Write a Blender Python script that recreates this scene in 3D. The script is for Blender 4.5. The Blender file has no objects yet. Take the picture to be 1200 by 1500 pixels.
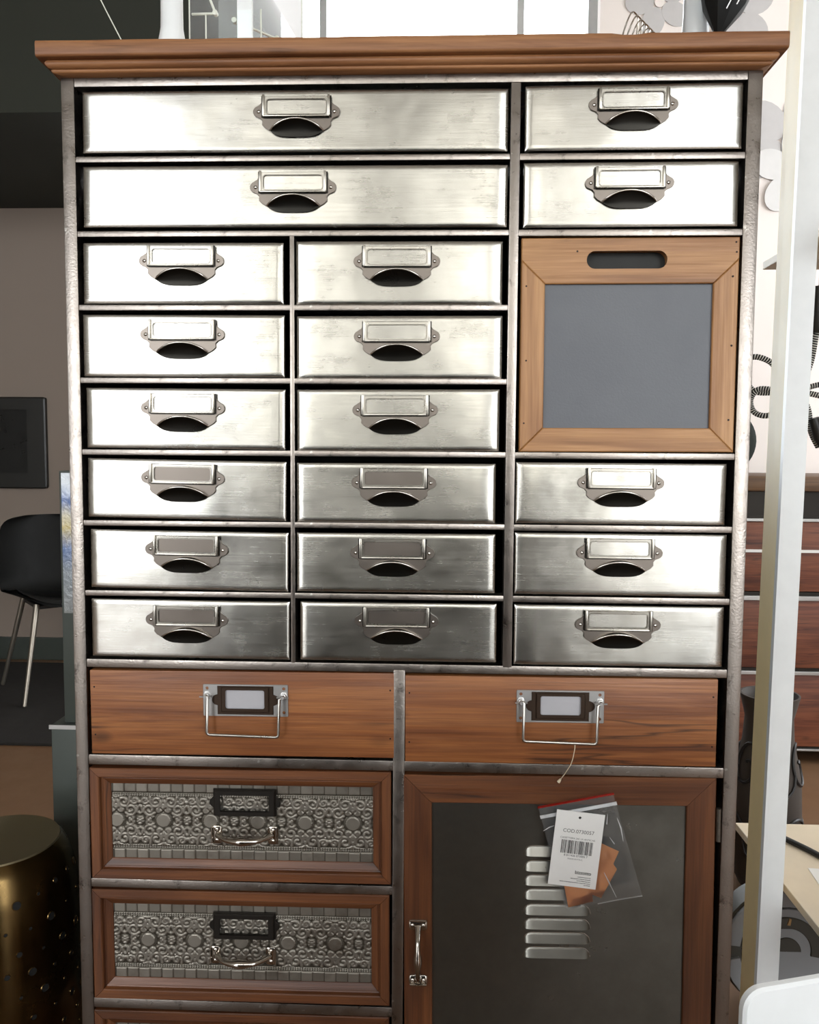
import bpy, bmesh, math, random
import numpy as np
from mathutils import Vector, Matrix, noise
from mathutils.geometry import tessellate_polygon

C = bpy.context.scene.collection
S = bpy.context.scene
PI = math.pi
rad = math.radians
random.seed(4)

# ------------------------------------------------------------------ camera
cam_d = bpy.data.cameras.new('camera')
cam = bpy.data.objects.new('camera', cam_d)
C.objects.link(cam)
S.camera = cam
cam_d.sensor_fit = 'HORIZONTAL'
cam_d.sensor_width = 36.0
cam_d.lens = 36.0
cam_d.clip_start = 0.02
cam.location = (0.0539, -1.1352, 1.1057)
_p, _y, _r = -0.071995, 0.039327, -0.006909
cam.matrix_world = (Matrix.Translation(cam.location) @ Matrix.Rotation(_y, 4, 'Z') @ Matrix.Rotation(_p, 4, 'X')
                    @ Matrix.Rotation(_r, 4, 'Y') @ Matrix.Rotation(PI / 2, 4, 'X'))

# ------------------------------------------------------------------ sky, lamps, exposure
S.view_settings.view_transform = 'Standard'
S.view_settings.look = 'None'
S.view_settings.exposure = 1.05
S.view_settings.gamma = 1.0
S.view_settings.use_curve_mapping = False
world = bpy.data.worlds.new('overcast_sky')
S.world = world
world.use_nodes = True
wn = world.node_tree
bg = wn.nodes['Background']
bg.inputs['Color'].default_value = (0.93, 0.97, 1.0, 1)
bg.inputs['Strength'].default_value = 5.0
S.cycles.max_bounces = 8
S.cycles.diffuse_bounces = 4
S.cycles.glossy_bounces = 4
S.cycles.transmission_bounces = 6
S.cycles.transparent_max_bounces = 12
S.cycles.sample_clamp_indirect = 6.0
S.cycles.caustics_reflective = False
S.cycles.caustics_refractive = False

ROOM_X0, ROOM_X1, ROOM_Y0, ROOM_Y1, ROOM_Z = -3.6, 3.4, -4.6, 3.065, 3.6
# shop windows in the wall behind the photographer: (x0, x1, z0, z1)
FRONT_WINDOWS = [(-3.5, -1.6, 0.25, 3.3), (-1.5, -0.45, 1.15, 3.3), (-0.25, 0.85, 1.15, 3.3), (1.0, 3.3, 0.25, 3.3)]
ADDED_WINDOW = (-0.2, 2.1, 0.9, 3.1)      # y0, y1, z0, z1 in the right wall; unseen, added to light the partition
REAR_WINDOW = (-0.86, 0.80, 1.0, 3.45)


def window_light(name, x0, x1, z0, z1, y, facing):
    d = bpy.data.lights.new(name, 'AREA')
    d.shape = 'RECTANGLE'
    d.size, d.size_y = x1 - x0, z1 - z0
    d.cycles.is_portal = True
    o = bpy.data.objects.new(name, d)
    C.objects.link(o)
    o.location = ((x0 + x1) / 2, y, (z0 + z1) / 2)
    o.rotation_euler = (PI / 2 * facing, 0, 0)


for w_ in FRONT_WINDOWS:
    window_light('daylight', *w_, ROOM_Y0, 1)
window_light('daylight', *REAR_WINDOW, ROOM_Y1 + 0.02, -1)
d_ = bpy.data.lights.new('daylight', 'AREA')
d_.shape = 'RECTANGLE'
d_.size, d_.size_y = ADDED_WINDOW[1] - ADDED_WINDOW[0], ADDED_WINDOW[3] - ADDED_WINDOW[2]
d_.cycles.is_portal = True
o_ = bpy.data.objects.new('daylight', d_)
C.objects.link(o_)
o_.location = (ROOM_X1, (ADDED_WINDOW[0] + ADDED_WINDOW[1]) / 2, (ADDED_WINDOW[2] + ADDED_WINDOW[3]) / 2)
o_.rotation_euler = (PI / 2, 0, PI / 2)


# ------------------------------------------------------------------ materials
def lin(r, g=None, b=None):
    if g is None:
        g = b = r
    f = lambda c: ((c / 255) / 12.92) if c / 255 <= 0.04045 else (((c / 255) + 0.055) / 1.055) ** 2.4
    return (f(r), f(g), f(b), 1)


class NT:
    def __init__(s, name):
        s.m = bpy.data.materials.new(name)
        s.m.use_nodes = True
        s.t = s.m.node_tree
        s.b = s.t.nodes['Principled BSDF']

    def n(s, kind, **kw):
        nd = s.t.nodes.new(kind)
        for k, v in kw.items():
            if k in nd.inputs:
                nd.inputs[k].default_value = v
            else:
                setattr(nd, k, v)
        return nd

    def l(s, a, b):
        s.t.links.new(a, b)

    def coords(s, scale=(1, 1, 1), rnd=True, rot=(0, 0, 0)):
        tc = s.n('ShaderNodeTexCoord')
        src = tc.outputs['Object']
        if rnd:
            oi = s.n('ShaderNodeObjectInfo')
            mu = s.n('ShaderNodeMath', operation='MULTIPLY')
            mu.inputs[1].default_value = 37.0
            s.l(oi.outputs['Random'], mu.inputs[0])
            ad = s.n('ShaderNodeVectorMath', operation='ADD')
            s.l(src, ad.inputs[0])
            s.l(mu.outputs[0], ad.inputs[1])
            src = ad.outputs[0]
        mp = s.n('ShaderNodeMapping')
        mp.inputs['Scale'].default_value = scale
        mp.inputs['Rotation'].default_value = rot
        s.l(src, mp.inputs['Vector'])
        return mp.outputs[0]

    def noise(s, vec, scale, detail=4, rough=0.55, dist=0.0):
        nd = s.n('ShaderNodeTexNoise')
        nd.inputs['Scale'].default_value = scale
        nd.inputs['Detail'].default_value = detail
        nd.inputs['Roughness'].default_value = rough
        nd.inputs['Distortion'].default_value = dist
        s.l(vec, nd.inputs['Vector'])
        return nd.outputs[0]

    def ramp(s, fac, stops):
        nd = s.n('ShaderNodeValToRGB')
        cr = nd.color_ramp
        while len(cr.elements) < len(stops):
            cr.elements.new(0.5)
        for e, (p, c) in zip(cr.elements, stops):
            e.position = p
            e.color = c if isinstance(c, tuple) else (c, c, c, 1)
        s.l(fac, nd.inputs[0])
        return nd.outputs[0]

    def mix(s, fac, a, b, mode='MIX'):
        nd = s.n('ShaderNodeMix', data_type='RGBA', blend_type=mode)
        for sock, v in ((nd.inputs[0], fac), (nd.inputs[6], a), (nd.inputs[7], b)):
            if isinstance(v, (int, float)):
                sock.default_value = v
            elif isinstance(v, tuple):
                sock.default_value = v
            else:
                s.l(v, sock)
        return nd.outputs[2]

    def mathn(s, op, a, b=0.0):
        nd = s.n('ShaderNodeMath', operation=op)
        for sock, v in ((nd.inputs[0], a), (nd.inputs[1], b)):
            if isinstance(v, (int, float)):
                sock.default_value = v
            else:
                s.l(v, sock)
        return nd.outputs[0]

    def bump(s, h, dist=0.001, strength=1.0):
        nd = s.n('ShaderNodeBump')
        nd.inputs['Distance'].default_value = dist
        nd.inputs['Strength'].default_value = strength
        s.l(h, nd.inputs['Height'])
        s.l(nd.outputs[0], s.b.inputs['Normal'])

    def set(s, **kw):
        for k, v in kw.items():
            k = {'color': 'Base Color', 'rough': 'Roughness', 'metal': 'Metallic', 'spec': 'Specular IOR Level',
                 'trans': 'Transmission Weight', 'ior': 'IOR', 'coat': 'Coat Weight', 'coat_rough': 'Coat Roughness',
                 'alpha': 'Alpha', 'sheen': 'Sheen Weight'}[k]
            if isinstance(v, (int, float, tuple)):
                s.b.inputs[k].default_value = v
            else:
                s.l(v, s.b.inputs[k])
        return s


def plain(name, color, rough=0.5, metal=0.0, **kw):
    t = NT(name)
    v = t.coords((1, 1, 1))
    nz = t.noise(v, 25, 5)
    dark = tuple(c * 0.86 for c in color[:3]) + (1,)
    t.set(color=t.mix(nz, dark, color), rough=t.mathn('ADD', t.mathn('MULTIPLY', nz, 0.16), rough - 0.08), metal=metal, **kw)
    return t.m


def wood(name, axis, light, mid, dark, knot, rough=0.42, dens=1.0):
    t = NT(name)
    st = (2.2, 30, 46 * dens) if axis == 'x' else (46 * dens, 30, 2.2)
    v = t.coords(st)
    g = t.noise(v, 1.0, 6, 0.62, 0.6)
    st2 = (6, 150, 330) if axis == 'x' else (330, 150, 6)
    f = t.noise(t.coords(st2), 1.0, 3, 0.6)
    c = t.ramp(g, [(0.28, dark), (0.44, mid), (0.58, light), (0.75, mid)])
    c = t.mix(t.ramp(f, [(0.35, 0.0), (0.75, 0.55)]), c, dark)
    big = t.noise(t.coords((3, 3, 9) if axis == 'x' else (9, 3, 3)), 1.0, 3)
    c = t.mix(t.ramp(big, [(0.42, 0.0), (0.75, 0.5)]), c, mid, 'MULTIPLY')
    vo = t.n('ShaderNodeTexVoronoi', feature='F1')
    vo.inputs['Scale'].default_value = 1.0
    t.l(t.coords((7, 9, 14) if axis == 'x' else (14, 9, 7)), vo.inputs['Vector'])
    kn = t.ramp(vo.outputs['Distance'], [(0.02, 1.0), (0.10, 0.5), (0.17, 0.0)])
    sel = t.ramp(t.noise(t.coords((2, 2, 2)), 1.4, 2), [(0.42, 0.0), (0.54, 1.0)])
    c = t.mix(t.mathn('MULTIPLY', kn, sel), c, knot)
    ck = t.ramp(t.noise(t.coords((1.3, 14, 24) if axis == 'x' else (24, 14, 1.3)), 1.0, 3, 0.5), [(0.486, 0.0), (0.5, 1.0), (0.514, 0.0)])
    cm = t.ramp(t.noise(t.coords((4, 4, 4)), 1.0, 2), [(0.5, 0.0), (0.6, 0.75)])
    c = t.mix(t.mathn('MULTIPLY', ck, cm), c, knot)
    t.set(color=c, rough=t.ramp(f, [(0.2, rough - 0.07), (0.8, rough + 0.12)]))
    t.bump(t.mathn('ADD', g, f), 0.0006, 0.5)
    return t.m


M = {}
ORANGE = dict(light=lin(156, 100, 56), mid=lin(131, 78, 41), dark=lin(88, 47, 23), knot=lin(42, 23, 12))
M['wood_h'] = wood('orange_pine_across', 'x', **ORANGE)
M['wood_v'] = wood('orange_pine_upright', 'z', **ORANGE)
RED = dict(light=lin(116, 70, 39), mid=lin(95, 54, 29), dark=lin(64, 36, 19), knot=lin(36, 20, 11))
M['rwood_h'] = wood('red_pine_across', 'x', **RED)
M['rwood_v'] = wood('red_pine_upright', 'z', **RED)
PALE = dict(light=lin(190, 142, 90), mid=lin(168, 120, 72), dark=lin(128, 86, 48), knot=lin(70, 40, 22))
M['pwood_h'] = wood('pale_pine_across', 'x', **PALE)
M['pwood_v'] = wood('pale_pine_upright', 'z', **PALE)
M['top_wood'] = wood('worn_brown_board', 'x', lin(168, 118, 76), lin(140, 92, 56), lin(100, 62, 36), lin(54, 34, 20), 0.5)
M['chest_top'] = wood('dark_brown_board', 'x', lin(118, 86, 56), lin(96, 68, 42), lin(66, 44, 26), lin(40, 26, 16), 0.5)
M['chest_wood'] = wood('mahogany_planks', 'x', lin(138, 80, 52), lin(113, 60, 39), lin(80, 41, 26), lin(46, 26, 18), 0.5)


def brushed(name, base, r0, r1, bump=0.5):
    t = NT(name)
    line = t.noise(t.coords((7, 60, 900)), 1.0, 3, 0.65)
    line2 = t.noise(t.coords((26, 60, 420)), 1.0, 2, 0.6)
    blot = t.noise(t.coords((1, 1, 1.4)), 22, 6, 0.62)
    scr = t.ramp(t.noise(t.coords((18, 40, 300)), 1.0, 2, 0.5), [(0.30, 1.0), (0.37, 0.0)])
    c = t.mix(t.ramp(line, [(0.3, 0.0), (0.75, 0.18)]), base, tuple(k * 0.55 for k in base[:3]) + (1,))
    c = t.mix(t.mathn('MULTIPLY', scr, 0.10), c, lin(80, 76, 68))
    c = t.mix(t.ramp(blot, [(0.50, 0.0), (0.74, 0.30)]), c, lin(120, 114, 104))
    t.set(color=c, metal=1.0, rough=t.ramp(t.mathn('ADD', t.mathn('MULTIPLY', blot, 0.6), t.mathn('MULTIPLY', line, 0.4)), [(0.3, r0), (0.75, r1)]))
    wav = t.noise(t.coords((1, 1, 1)), 14, 2, 0.5)
    h = t.mathn('ADD', t.mathn('MULTIPLY', line2, 0.05), t.mathn('MULTIPLY', wav, 1.0))
    t.bump(h, 0.0016, bump)
    t.b.inputs['Anisotropic'].default_value = 0.65
    tg = t.n('ShaderNodeCombineXYZ', Z=1.0)      # brushed across, so highlights stretch upwards
    t.l(tg.outputs[0], t.b.inputs['Tangent'])
    return t.m


M['steel'] = brushed('brushed_steel', lin(188, 185, 178), 0.17, 0.33)


def frame_metal():
    t = NT('worn_grey_frame_metal')
    v = t.coords((1, 1, 1), rnd=False)
    spot = t.ramp(t.noise(v, 26, 6, 0.7), [(0.57, 0.0), (0.68, 0.85)])
    speck = t.ramp(t.noise(v, 180, 3, 0.6), [(0.66, 0.0), (0.74, 0.7)])
    chip = t.ramp(t.noise(v, 60, 4, 0.7, 0.5), [(0.68, 0.0), (0.71, 0.9)])
    c = t.mix(t.noise(v, 8, 4), lin(130, 122, 115), lin(158, 150, 143))
    c = t.mix(spot, c, lin(78, 70, 66))
    c = t.mix(speck, c, lin(96, 90, 84))
    c = t.mix(t.mathn('MULTIPLY', chip, 0.6), c, lin(205, 200, 192))
    t.set(color=c, metal=1.0, rough=t.ramp(t.noise(v, 40, 5), [(0.3, 0.25), (0.7, 0.40)]))
    t.bump(t.noise(v, 300, 3), 0.0005, 0.5)
    return t.m


M['frame'] = frame_metal()
M['dark'] = plain('blackened_steel_interior', lin(24, 23, 20), 0.6, 0.2)
M['iron'] = plain('pickled_iron', lin(116, 108, 101), 0.36, 0.95)
M['iron_light'] = plain('rubbed_iron', lin(172, 167, 158), 0.28, 1.0)
M['lip_dark'] = plain('dark_hollow_shade_and_seam', lin(34, 32, 28), 0.3, 0.8)  # shade under the finger lip put into the colour; also dark seams
M['rim'] = plain('polished_rim', lin(216, 212, 204), 0.25, 1.0)
M['bronze'] = plain('dark_bronze', lin(66, 52, 42), 0.42, 0.75)
M['black_iron'] = plain('black_cast_iron', lin(44, 40, 36), 0.42, 0.7)
M['silver'] = plain('dull_silver_plate', lin(184, 182, 180), 0.4, 0.85)
M['wire'] = plain('steel_wire', lin(190, 186, 178), 0.3, 1.0)
M['chrome'] = plain('tarnished_chrome', lin(188, 180, 170), 0.16, 1.0)
M['card'] = plain('grey_label_card', lin(176, 174, 178), 0.5)
M['nail'] = plain('dark_nail', lin(40, 26, 20), 0.5, 0.5)
M['hinge'] = plain('hinge_steel', lin(120, 116, 108), 0.4, 0.9)


def slate():
    t = NT('chalkboard_slate')
    v = t.coords((1, 1, 1))
    t.set(color=t.mix(t.noise(v, 10, 5), lin(74, 76, 84), lin(92, 94, 100)), rough=0.42, spec=0.5)
    t.bump(t.noise(v, 400, 2), 0.0003, 0.4)
    return t.m


M['slate'] = slate()


def steel_door():
    t = NT('dark_sheet_steel')
    v = t.coords((1, 1, 1))
    blot = t.noise(v, 16, 6, 0.65)
    c = t.mix(t.ramp(blot, [(0.4, 0.0), (0.7, 0.5)]), lin(108, 107, 101), lin(88, 86, 79))
    t.set(color=c, metal=0.9, rough=t.ramp(blot, [(0.3, 0.26), (0.8, 0.40)]))
    t.bump(t.noise(v, 9, 2), 0.0016, 0.35)
    return t.m


M['door'] = steel_door()
M['louver'] = plain('pressed_louver_steel', lin(128, 125, 118), 0.3, 1.0)


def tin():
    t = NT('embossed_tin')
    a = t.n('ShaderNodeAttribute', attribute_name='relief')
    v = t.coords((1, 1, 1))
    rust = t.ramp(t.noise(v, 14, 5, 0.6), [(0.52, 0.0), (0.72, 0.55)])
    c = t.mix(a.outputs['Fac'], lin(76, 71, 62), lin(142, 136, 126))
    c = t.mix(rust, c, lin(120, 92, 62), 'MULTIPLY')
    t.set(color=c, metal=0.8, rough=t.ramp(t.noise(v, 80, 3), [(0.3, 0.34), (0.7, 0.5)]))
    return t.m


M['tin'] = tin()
M['white'] = plain('white_lacquer', lin(240, 242, 242), 0.32)
M['post_side'] = plain('cream_edge', lin(240, 216, 160), 0.5)
M['shelf'] = plain('beige_board', lin(222, 206, 180), 0.5)
M['paper'] = plain('white_paper', lin(236, 234, 230), 0.6)
M['tagcard'] = plain('white_tag_card', lin(244, 243, 240), 0.55)
M['ink'] = plain('grey_ink', lin(92, 90, 88), 0.6)
M['black_ink'] = plain('black_ink', lin(34, 33, 32), 0.6)
M['cork'] = plain('tan_felt_pad', lin(206, 138, 86), 0.8)
M['black_plastic'] = plain('black_plastic', lin(30, 30, 29), 0.42)
M['black_rubber'] = plain('black_cable', lin(26, 25, 25), 0.5)
M['nylon'] = plain('nylon_thread', lin(214, 198, 170), 0.4)
M['decal_dark'] = plain('grey_flower_print', lin(192, 188, 187), 0.6)
M['decal_light'] = plain('pale_grey_flower_print', lin(216, 213, 211), 0.6)
M['rug'] = plain('black_rug', lin(34, 30, 27), 0.95)
M['black_leather'] = plain('matt_black_leather', lin(16, 16, 15), 0.6, spec=0.25)
M['counter'] = plain('added_counter_dark', lin(44, 38, 34), 0.5)
M['grey_paint'] = plain('grey_green_painted_steel', lin(74, 80, 75), 0.4, 0.2)
M['vase'] = plain('dark_stoneware', lin(58, 50, 44), 0.6)
M['vase_scroll'] = plain('black_scroll_relief', lin(26, 22, 20), 0.5)
M['ring_grey'] = plain('grey_enamel', lin(142, 142, 144), 0.45)
M['ring_dark'] = plain('dark_olive_enamel', lin(64, 60, 52), 0.5)
M['gold'] = plain('old_gold_paint', lin(168, 132, 84), 0.5)
M['disc_dark'] = plain('dark_green_lacquer', lin(26, 31, 26), 0.7, spec=0.2)
M['legs'] = plain('satin_metal_legs', lin(168, 160, 148), 0.35, 0.9)
M['pic'] = plain('black_picture_frame', lin(30, 29, 27), 0.4)
M['pic_in'] = plain('dark_print', lin(20, 20, 20), 0.3)
M['hole'] = plain('black_opening', lin(8, 8, 7), 0.8)


def brass():
    t = NT('dark_antique_brass')
    v = t.coords((1, 1, 1))
    n_ = t.noise(v, 12, 5)
    t.set(color=t.mix(n_, lin(84, 66, 40), lin(120, 98, 62)), metal=1.0, rough=t.ramp(n_, [(0.3, 0.18), (0.7, 0.3)]))
    return t.m


M['brass'] = brass()


M['brass_top'] = plain('worn_brass_top', lin(132, 120, 92), 0.5, 0.8)


def painted_wall(name, c, var=0.06):
    t = NT(name)
    v = t.coords((1, 1, 1), rnd=False)
    t.set(color=t.mix(t.noise(v, 2.2, 5), tuple(k * (1 - var) for k in c[:3]) + (1,), c), rough=0.85)
    t.bump(t.noise(v, 220, 3), 0.0006, 0.3)
    return t.m


M['wall_rear'] = painted_wall('taupe_wall_paint', lin(150, 136, 126))
M['wall_pale'] = painted_wall('pale_pink_wall_paint', lin(232, 222, 216))
M['wall_side'] = painted_wall('grey_wall_paint', lin(128, 122, 114))
M['wall_front'] = painted_wall('dark_wall_paint', lin(72, 68, 64))
M['soffit'] = painted_wall('black_soffit_paint', lin(46, 48, 40))
M['ceiling'] = painted_wall('grey_ceiling_paint', lin(186, 180, 170))
M['facade'] = painted_wall('cream_render', lin(212, 207, 197))
M['dark_pane'] = plain('dark_window_glass', lin(46, 50, 54), 0.1)
M['pavement'] = painted_wall('grey_pavement', lin(130, 128, 124))


def floor_mat():
    t = NT('brown_resin_floor')
    v = t.coords((1, 1, 1), rnd=False)
    n_ = t.noise(v, 1.6, 6, 0.6)
    t.set(color=t.mix(n_, lin(104, 76, 54), lin(124, 94, 68)), rough=t.ramp(t.noise(v, 7, 4), [(0.3, 0.32), (0.7, 0.5)]))
    return t.m


M['floor'] = floor_mat()


def film(name, tint, op, rough=0.08):
    t = NT(name)
    tr = t.n('ShaderNodeBsdfTransparent')
    tr.inputs[0].default_value = tint
    fr = t.n('ShaderNodeLayerWeight')
    fr.inputs['Blend'].default_value = 0.35
    mx = t.n('ShaderNodeMixShader')
    t.set(color=(0.9, 0.9, 0.9, 1), rough=rough, spec=0.9)
    f = t.mathn('MAXIMUM', t.mathn('MULTIPLY', fr.outputs['Fresnel'], 1.0), op)
    t.l(f, mx.inputs[0])
    t.l(tr.outputs[0], mx.inputs[1])
    t.l(t.b.outputs[0], mx.inputs[2])
    t.l(mx.outputs[0], t.t.nodes['Material Output'].inputs[0])
    return t.m


M['bag'] = film('clear_polythene', (0.985, 0.985, 0.985, 1), 0.035)
M['bag_red'] = film('red_zip_strip', (0.95, 0.5, 0.45, 1), 0.25)
M['bag_red'].node_tree.nodes['Principled BSDF'].inputs['Base Color'].default_value = lin(196, 44, 34)
M['bag_seal'] = film('milky_ridge_and_glint', (0.97, 0.97, 0.97, 1), 0.6, 0.3)
M['acrylic'] = film('clear_acrylic_sheet', (0.96, 0.98, 0.97, 1), 0.05, 0.05)
M['acrylic_edge'] = plain('bright_acrylic_edge', lin(224, 226, 214), 0.2)
M['pane'] = film('window_glass', (0.98, 0.99, 0.99, 1), 0.04, 0.02)
M['frosted'] = film('milky_glass', (0.9, 0.92, 0.92, 1), 0.45, 0.2)


def hammered():  # blue and ochre sky reflections are painted into the colour
    t = NT('hammered_painted_reflections')
    v = t.coords((1, 1, 1), rnd=False)
    w = t.noise(t.coords((26, 10, 7), rnd=False), 1.0, 4, 0.6, 1.2)
    sep = t.n('ShaderNodeSeparateXYZ')
    tc = t.n('ShaderNodeTexCoord')
    t.l(tc.outputs['Object'], sep.inputs[0])
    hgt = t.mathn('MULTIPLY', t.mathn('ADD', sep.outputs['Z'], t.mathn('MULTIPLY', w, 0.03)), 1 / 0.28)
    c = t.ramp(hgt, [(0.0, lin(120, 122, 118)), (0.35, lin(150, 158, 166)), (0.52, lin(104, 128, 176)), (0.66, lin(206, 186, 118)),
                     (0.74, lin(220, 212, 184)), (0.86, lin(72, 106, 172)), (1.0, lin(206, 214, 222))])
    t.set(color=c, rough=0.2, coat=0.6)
    t.bump(t.noise(v, 60, 3, 0.6, 1.0), 0.004, 0.7)
    return t.m


M['hammered'] = hammered()


def striped():
    t = NT('black_and_white_braided_fabric')
    uv = t.n('ShaderNodeUVMap')
    sep = t.n('ShaderNodeSeparateXYZ')
    t.l(uv.outputs[0], sep.inputs[0])
    ph = t.mathn('ADD', t.mathn('MULTIPLY', sep.outputs['X'], 2 * PI / 0.0046), t.mathn('MULTIPLY', sep.outputs['Y'], 2 * PI))
    t.set(color=t.ramp(t.mathn('SINE', ph), [(0.40, lin(38, 38, 38)), (0.60, lin(226, 224, 218))]), rough=0.8)
    return t.m


M['striped'] = striped()


# ------------------------------------------------------------------ mesh builders
class MB:
    """collects vertices and faces and makes ONE mesh"""

    def __init__(s):
        s.v, s.f, s.mi, s.cur = [], [], [], 0

    def add(s, vs, fs):
        o = len(s.v)
        s.v += [tuple(v) for v in vs]
        s.f += [tuple(i + o for i in f) for f in fs]
        s.mi += [s.cur] * len(fs)
        return s

    def box(s, x0, x1, y0, y1, z0, z1, bev=0.0):
        if bev <= 0:
            vs = [(x, y, z) for x in (x0, x1) for y in (y0, y1) for z in (z0, z1)]
            return s.add(vs, [(0, 1, 3, 2), (4, 6, 7, 5), (0, 4, 5, 1), (2, 3, 7, 6), (0, 2, 6, 4), (1, 5, 7, 3)])
        bm = bmesh.new()
        bmesh.ops.create_cube(bm, size=1)
        for v in bm.verts:
            v.co = ((x0 + x1) / 2 + v.co.x * (x1 - x0), (y0 + y1) / 2 + v.co.y * (y1 - y0), (z0 + z1) / 2 + v.co.z * (z1 - z0))
        bmesh.ops.bevel(bm, geom=bm.edges[:], offset=min(bev, 0.45 * min(x1 - x0, y1 - y0, z1 - z0)), segments=2, affect='EDGES', profile=0.6)
        s.bm(bm)
        return s

    def bm(s, bm):
        bm.verts.index_update()
        s.add([v.co[:] for v in bm.verts], [[v.index for v in f.verts] for f in bm.faces])
        bm.free()

    def prism(s, outer, y0, y1, holes=(), bev=0.0):
        """outline in x,z (counter-clockwise seen from -y) pushed from y0 (front) to y1 (back)"""
        loops = [list(outer)] + [list(h) for h in holes]
        flat = [p for lp in loops for p in lp]
        tris = tessellate_polygon([[Vector((p[0], p[1], 0)) for p in lp] for lp in loops])
        n = len(flat)
        inset = []
        for lp in loops:
            k = len(lp)
            for i in range(k):
                if bev <= 0:
                    inset.append(lp[i])
                    continue
                a, b, c = Vector(lp[i - 1]), Vector(lp[i]), Vector(lp[(i + 1) % k])
                d1, d2 = (b - a).normalized(), (c - b).normalized()
                n1, n2 = Vector((-d1.y, d1.x)), Vector((-d2.y, d2.x))
                m = (n1 + n2)
                m = m / max(m.length_squared, 0.3) * 2
                inset.append(tuple(b + m * bev))
        vs = [(p[0], y0, p[1]) for p in inset] + [(p[0], y0 + bev, p[1]) for p in flat] + [(p[0], y1, p[1]) for p in flat]
        fs = []
        for t in tris:
            a, b, c = (Vector(flat[i]) for i in t)
            if (b - a).cross(c - a) < 0:
                t = (t[0], t[2], t[1])
            fs.append(tuple(t))
            fs.append((t[2] + 2 * n, t[1] + 2 * n, t[0] + 2 * n))
        o = 0
        for lp in loops:
            k = len(lp)
            for i in range(k):
                j = (i + 1) % k
                for q in (0, n):
                    fs.append((o + i + q, o + i + n + q, o + j + n + q, o + j + q))
            o += k
        return s.add(vs, fs)

    def tube(s, pts, r, seg=8, cap=True, uv=None):
        pts = [Vector(p) for p in pts]
        k = len(pts)
        rs = r if isinstance(r, (list, tuple)) else [r] * k
        t0 = (pts[1] - pts[0]).normalized()
        up = Vector((0, 0, 1)) if abs(t0.z) < 0.9 else Vector((1, 0, 0))
        nrm = (up - t0 * up.dot(t0)).normalized()
        vs, fs = [], []
        for i in range(k):
            t = (pts[min(i + 1, k - 1)] - pts[max(i - 1, 0)])
            t = t.normalized() if t.length > 0 else t0
            nrm = (nrm - t * nrm.dot(t)).normalized()
            b = t.cross(nrm)
            for j in range(seg):
                a = 2 * PI * j / seg
                vs.append(pts[i] + (nrm * math.cos(a) + b * math.sin(a)) * rs[i])
        for i in range(k - 1):
            for j in range(seg):
                jj = (j + 1) % seg
                fs.append((i * seg + j, i * seg + jj, (i + 1) * seg + jj, (i + 1) * seg + j))
        if cap:
            fs.append(tuple(range(seg))[::-1])
            fs.append(tuple((k - 1) * seg + j for j in range(seg)))
        return s.add(vs, fs)

    def lathe(s, prof, seg=32, c=(0, 0, 0), axis='z'):
        vs, fs = [], []
        k = len(prof)
        for (r, h) in prof:
            for j in range(seg):
                a = 2 * PI * j / seg
                if axis == 'z':
                    vs.append((c[0] + r * math.cos(a), c[1] + r * math.sin(a), c[2] + h))
                else:
                    vs.append((c[0] + r * math.cos(a), c[1] + h, c[2] + r * math.sin(a)))
        for i in range(k - 1):
            for j in range(seg):
                jj = (j + 1) % seg
                q = (i * seg + j, i * seg + jj, (i + 1) * seg + jj, (i + 1) * seg + j)
                fs.append(q if axis == 'z' else q[::-1])
        return s.add(vs, fs)

    def grid(s, fn, nu, nv):
        vs = [fn(i / nu, j / nv) for j in range(nv + 1) for i in range(nu + 1)]
        fs = [(j * (nu + 1) + i, j * (nu + 1) + i + 1, (j + 1) * (nu + 1) + i + 1, (j + 1) * (nu + 1) + i) for j in range(nv) for i in range(nu)]
        return s.add(vs, fs)

    def mesh(s, name, mats, smooth=None):
        me = bpy.data.meshes.new(name)
        me.from_pydata(s.v, [], s.f)
        for m in (mats if isinstance(mats, (list, tuple)) else [mats]):
            me.materials.append(M[m])
        if max(s.mi, default=0) > 0:
            me.polygons.foreach_set('material_index', s.mi)
        bm = bmesh.new()
        bm.from_mesh(me)
        bmesh.ops.remove_doubles(bm, verts=bm.verts, dist=1e-6)
        bmesh.ops.recalc_face_normals(bm, faces=bm.faces)
        bm.to_mesh(me)
        bm.free()
        if smooth is not None:
            me.polygons.foreach_set('use_smooth', [True] * len(me.polygons))
            if smooth < 180:
                me.set_sharp_from_angle(angle=rad(smooth))
        me.update()
        return me


def part(name, mesh, parent, loc=(0, 0, 0), rot=(0, 0, 0), label=None, kind=None):
    o = bpy.data.objects.new(name, mesh)
    C.objects.link(o)
    o.parent = parent
    o.location = loc
    o.rotation_euler = rot
    if label:
        o['label'] = label
    if kind:
        o['kind'] = kind
    return o


def thing(name, label, cat, loc=(0, 0, 0), rotz=0.0, group=None, mesh=None):
    o = bpy.data.objects.new(name, mesh)
    C.objects.link(o)
    o.location = loc
    o.rotation_euler = (0, 0, rotz)
    o['label'] = label
    o['category'] = cat
    if group:
        o['group'] = group
    return o


def struct(name, mesh, parent=None, loc=(0, 0, 0)):
    o = bpy.data.objects.new(name, mesh)
    C.objects.link(o)
    o.location = loc
    if parent:
        o.parent = parent
    else:
        o['kind'] = 'structure'
    return o


def arc(cx, cz, r, a0, a1, n):
    return [(cx + r * math.cos(rad(a0 + (a1 - a0) * i / n)), cz + r * math.sin(rad(a0 + (a1 - a0) * i / n))) for i in range(n + 1)]


def rrect(x0, x1, z0, z1, r, n=5):
    return (arc(x1 - r, z0 + r, r, -90, 0, n) + arc(x1 - r, z1 - r, r, 0, 90, n) + arc(x0 + r, z1 - r, r, 90, 180, n) + arc(x0 + r, z0 + r, r, 180, 270, n))


def circle(cx, cz, r, n=14):
    return arc(cx, cz, r, 0, 360 - 360 / n, n - 1)


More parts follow.
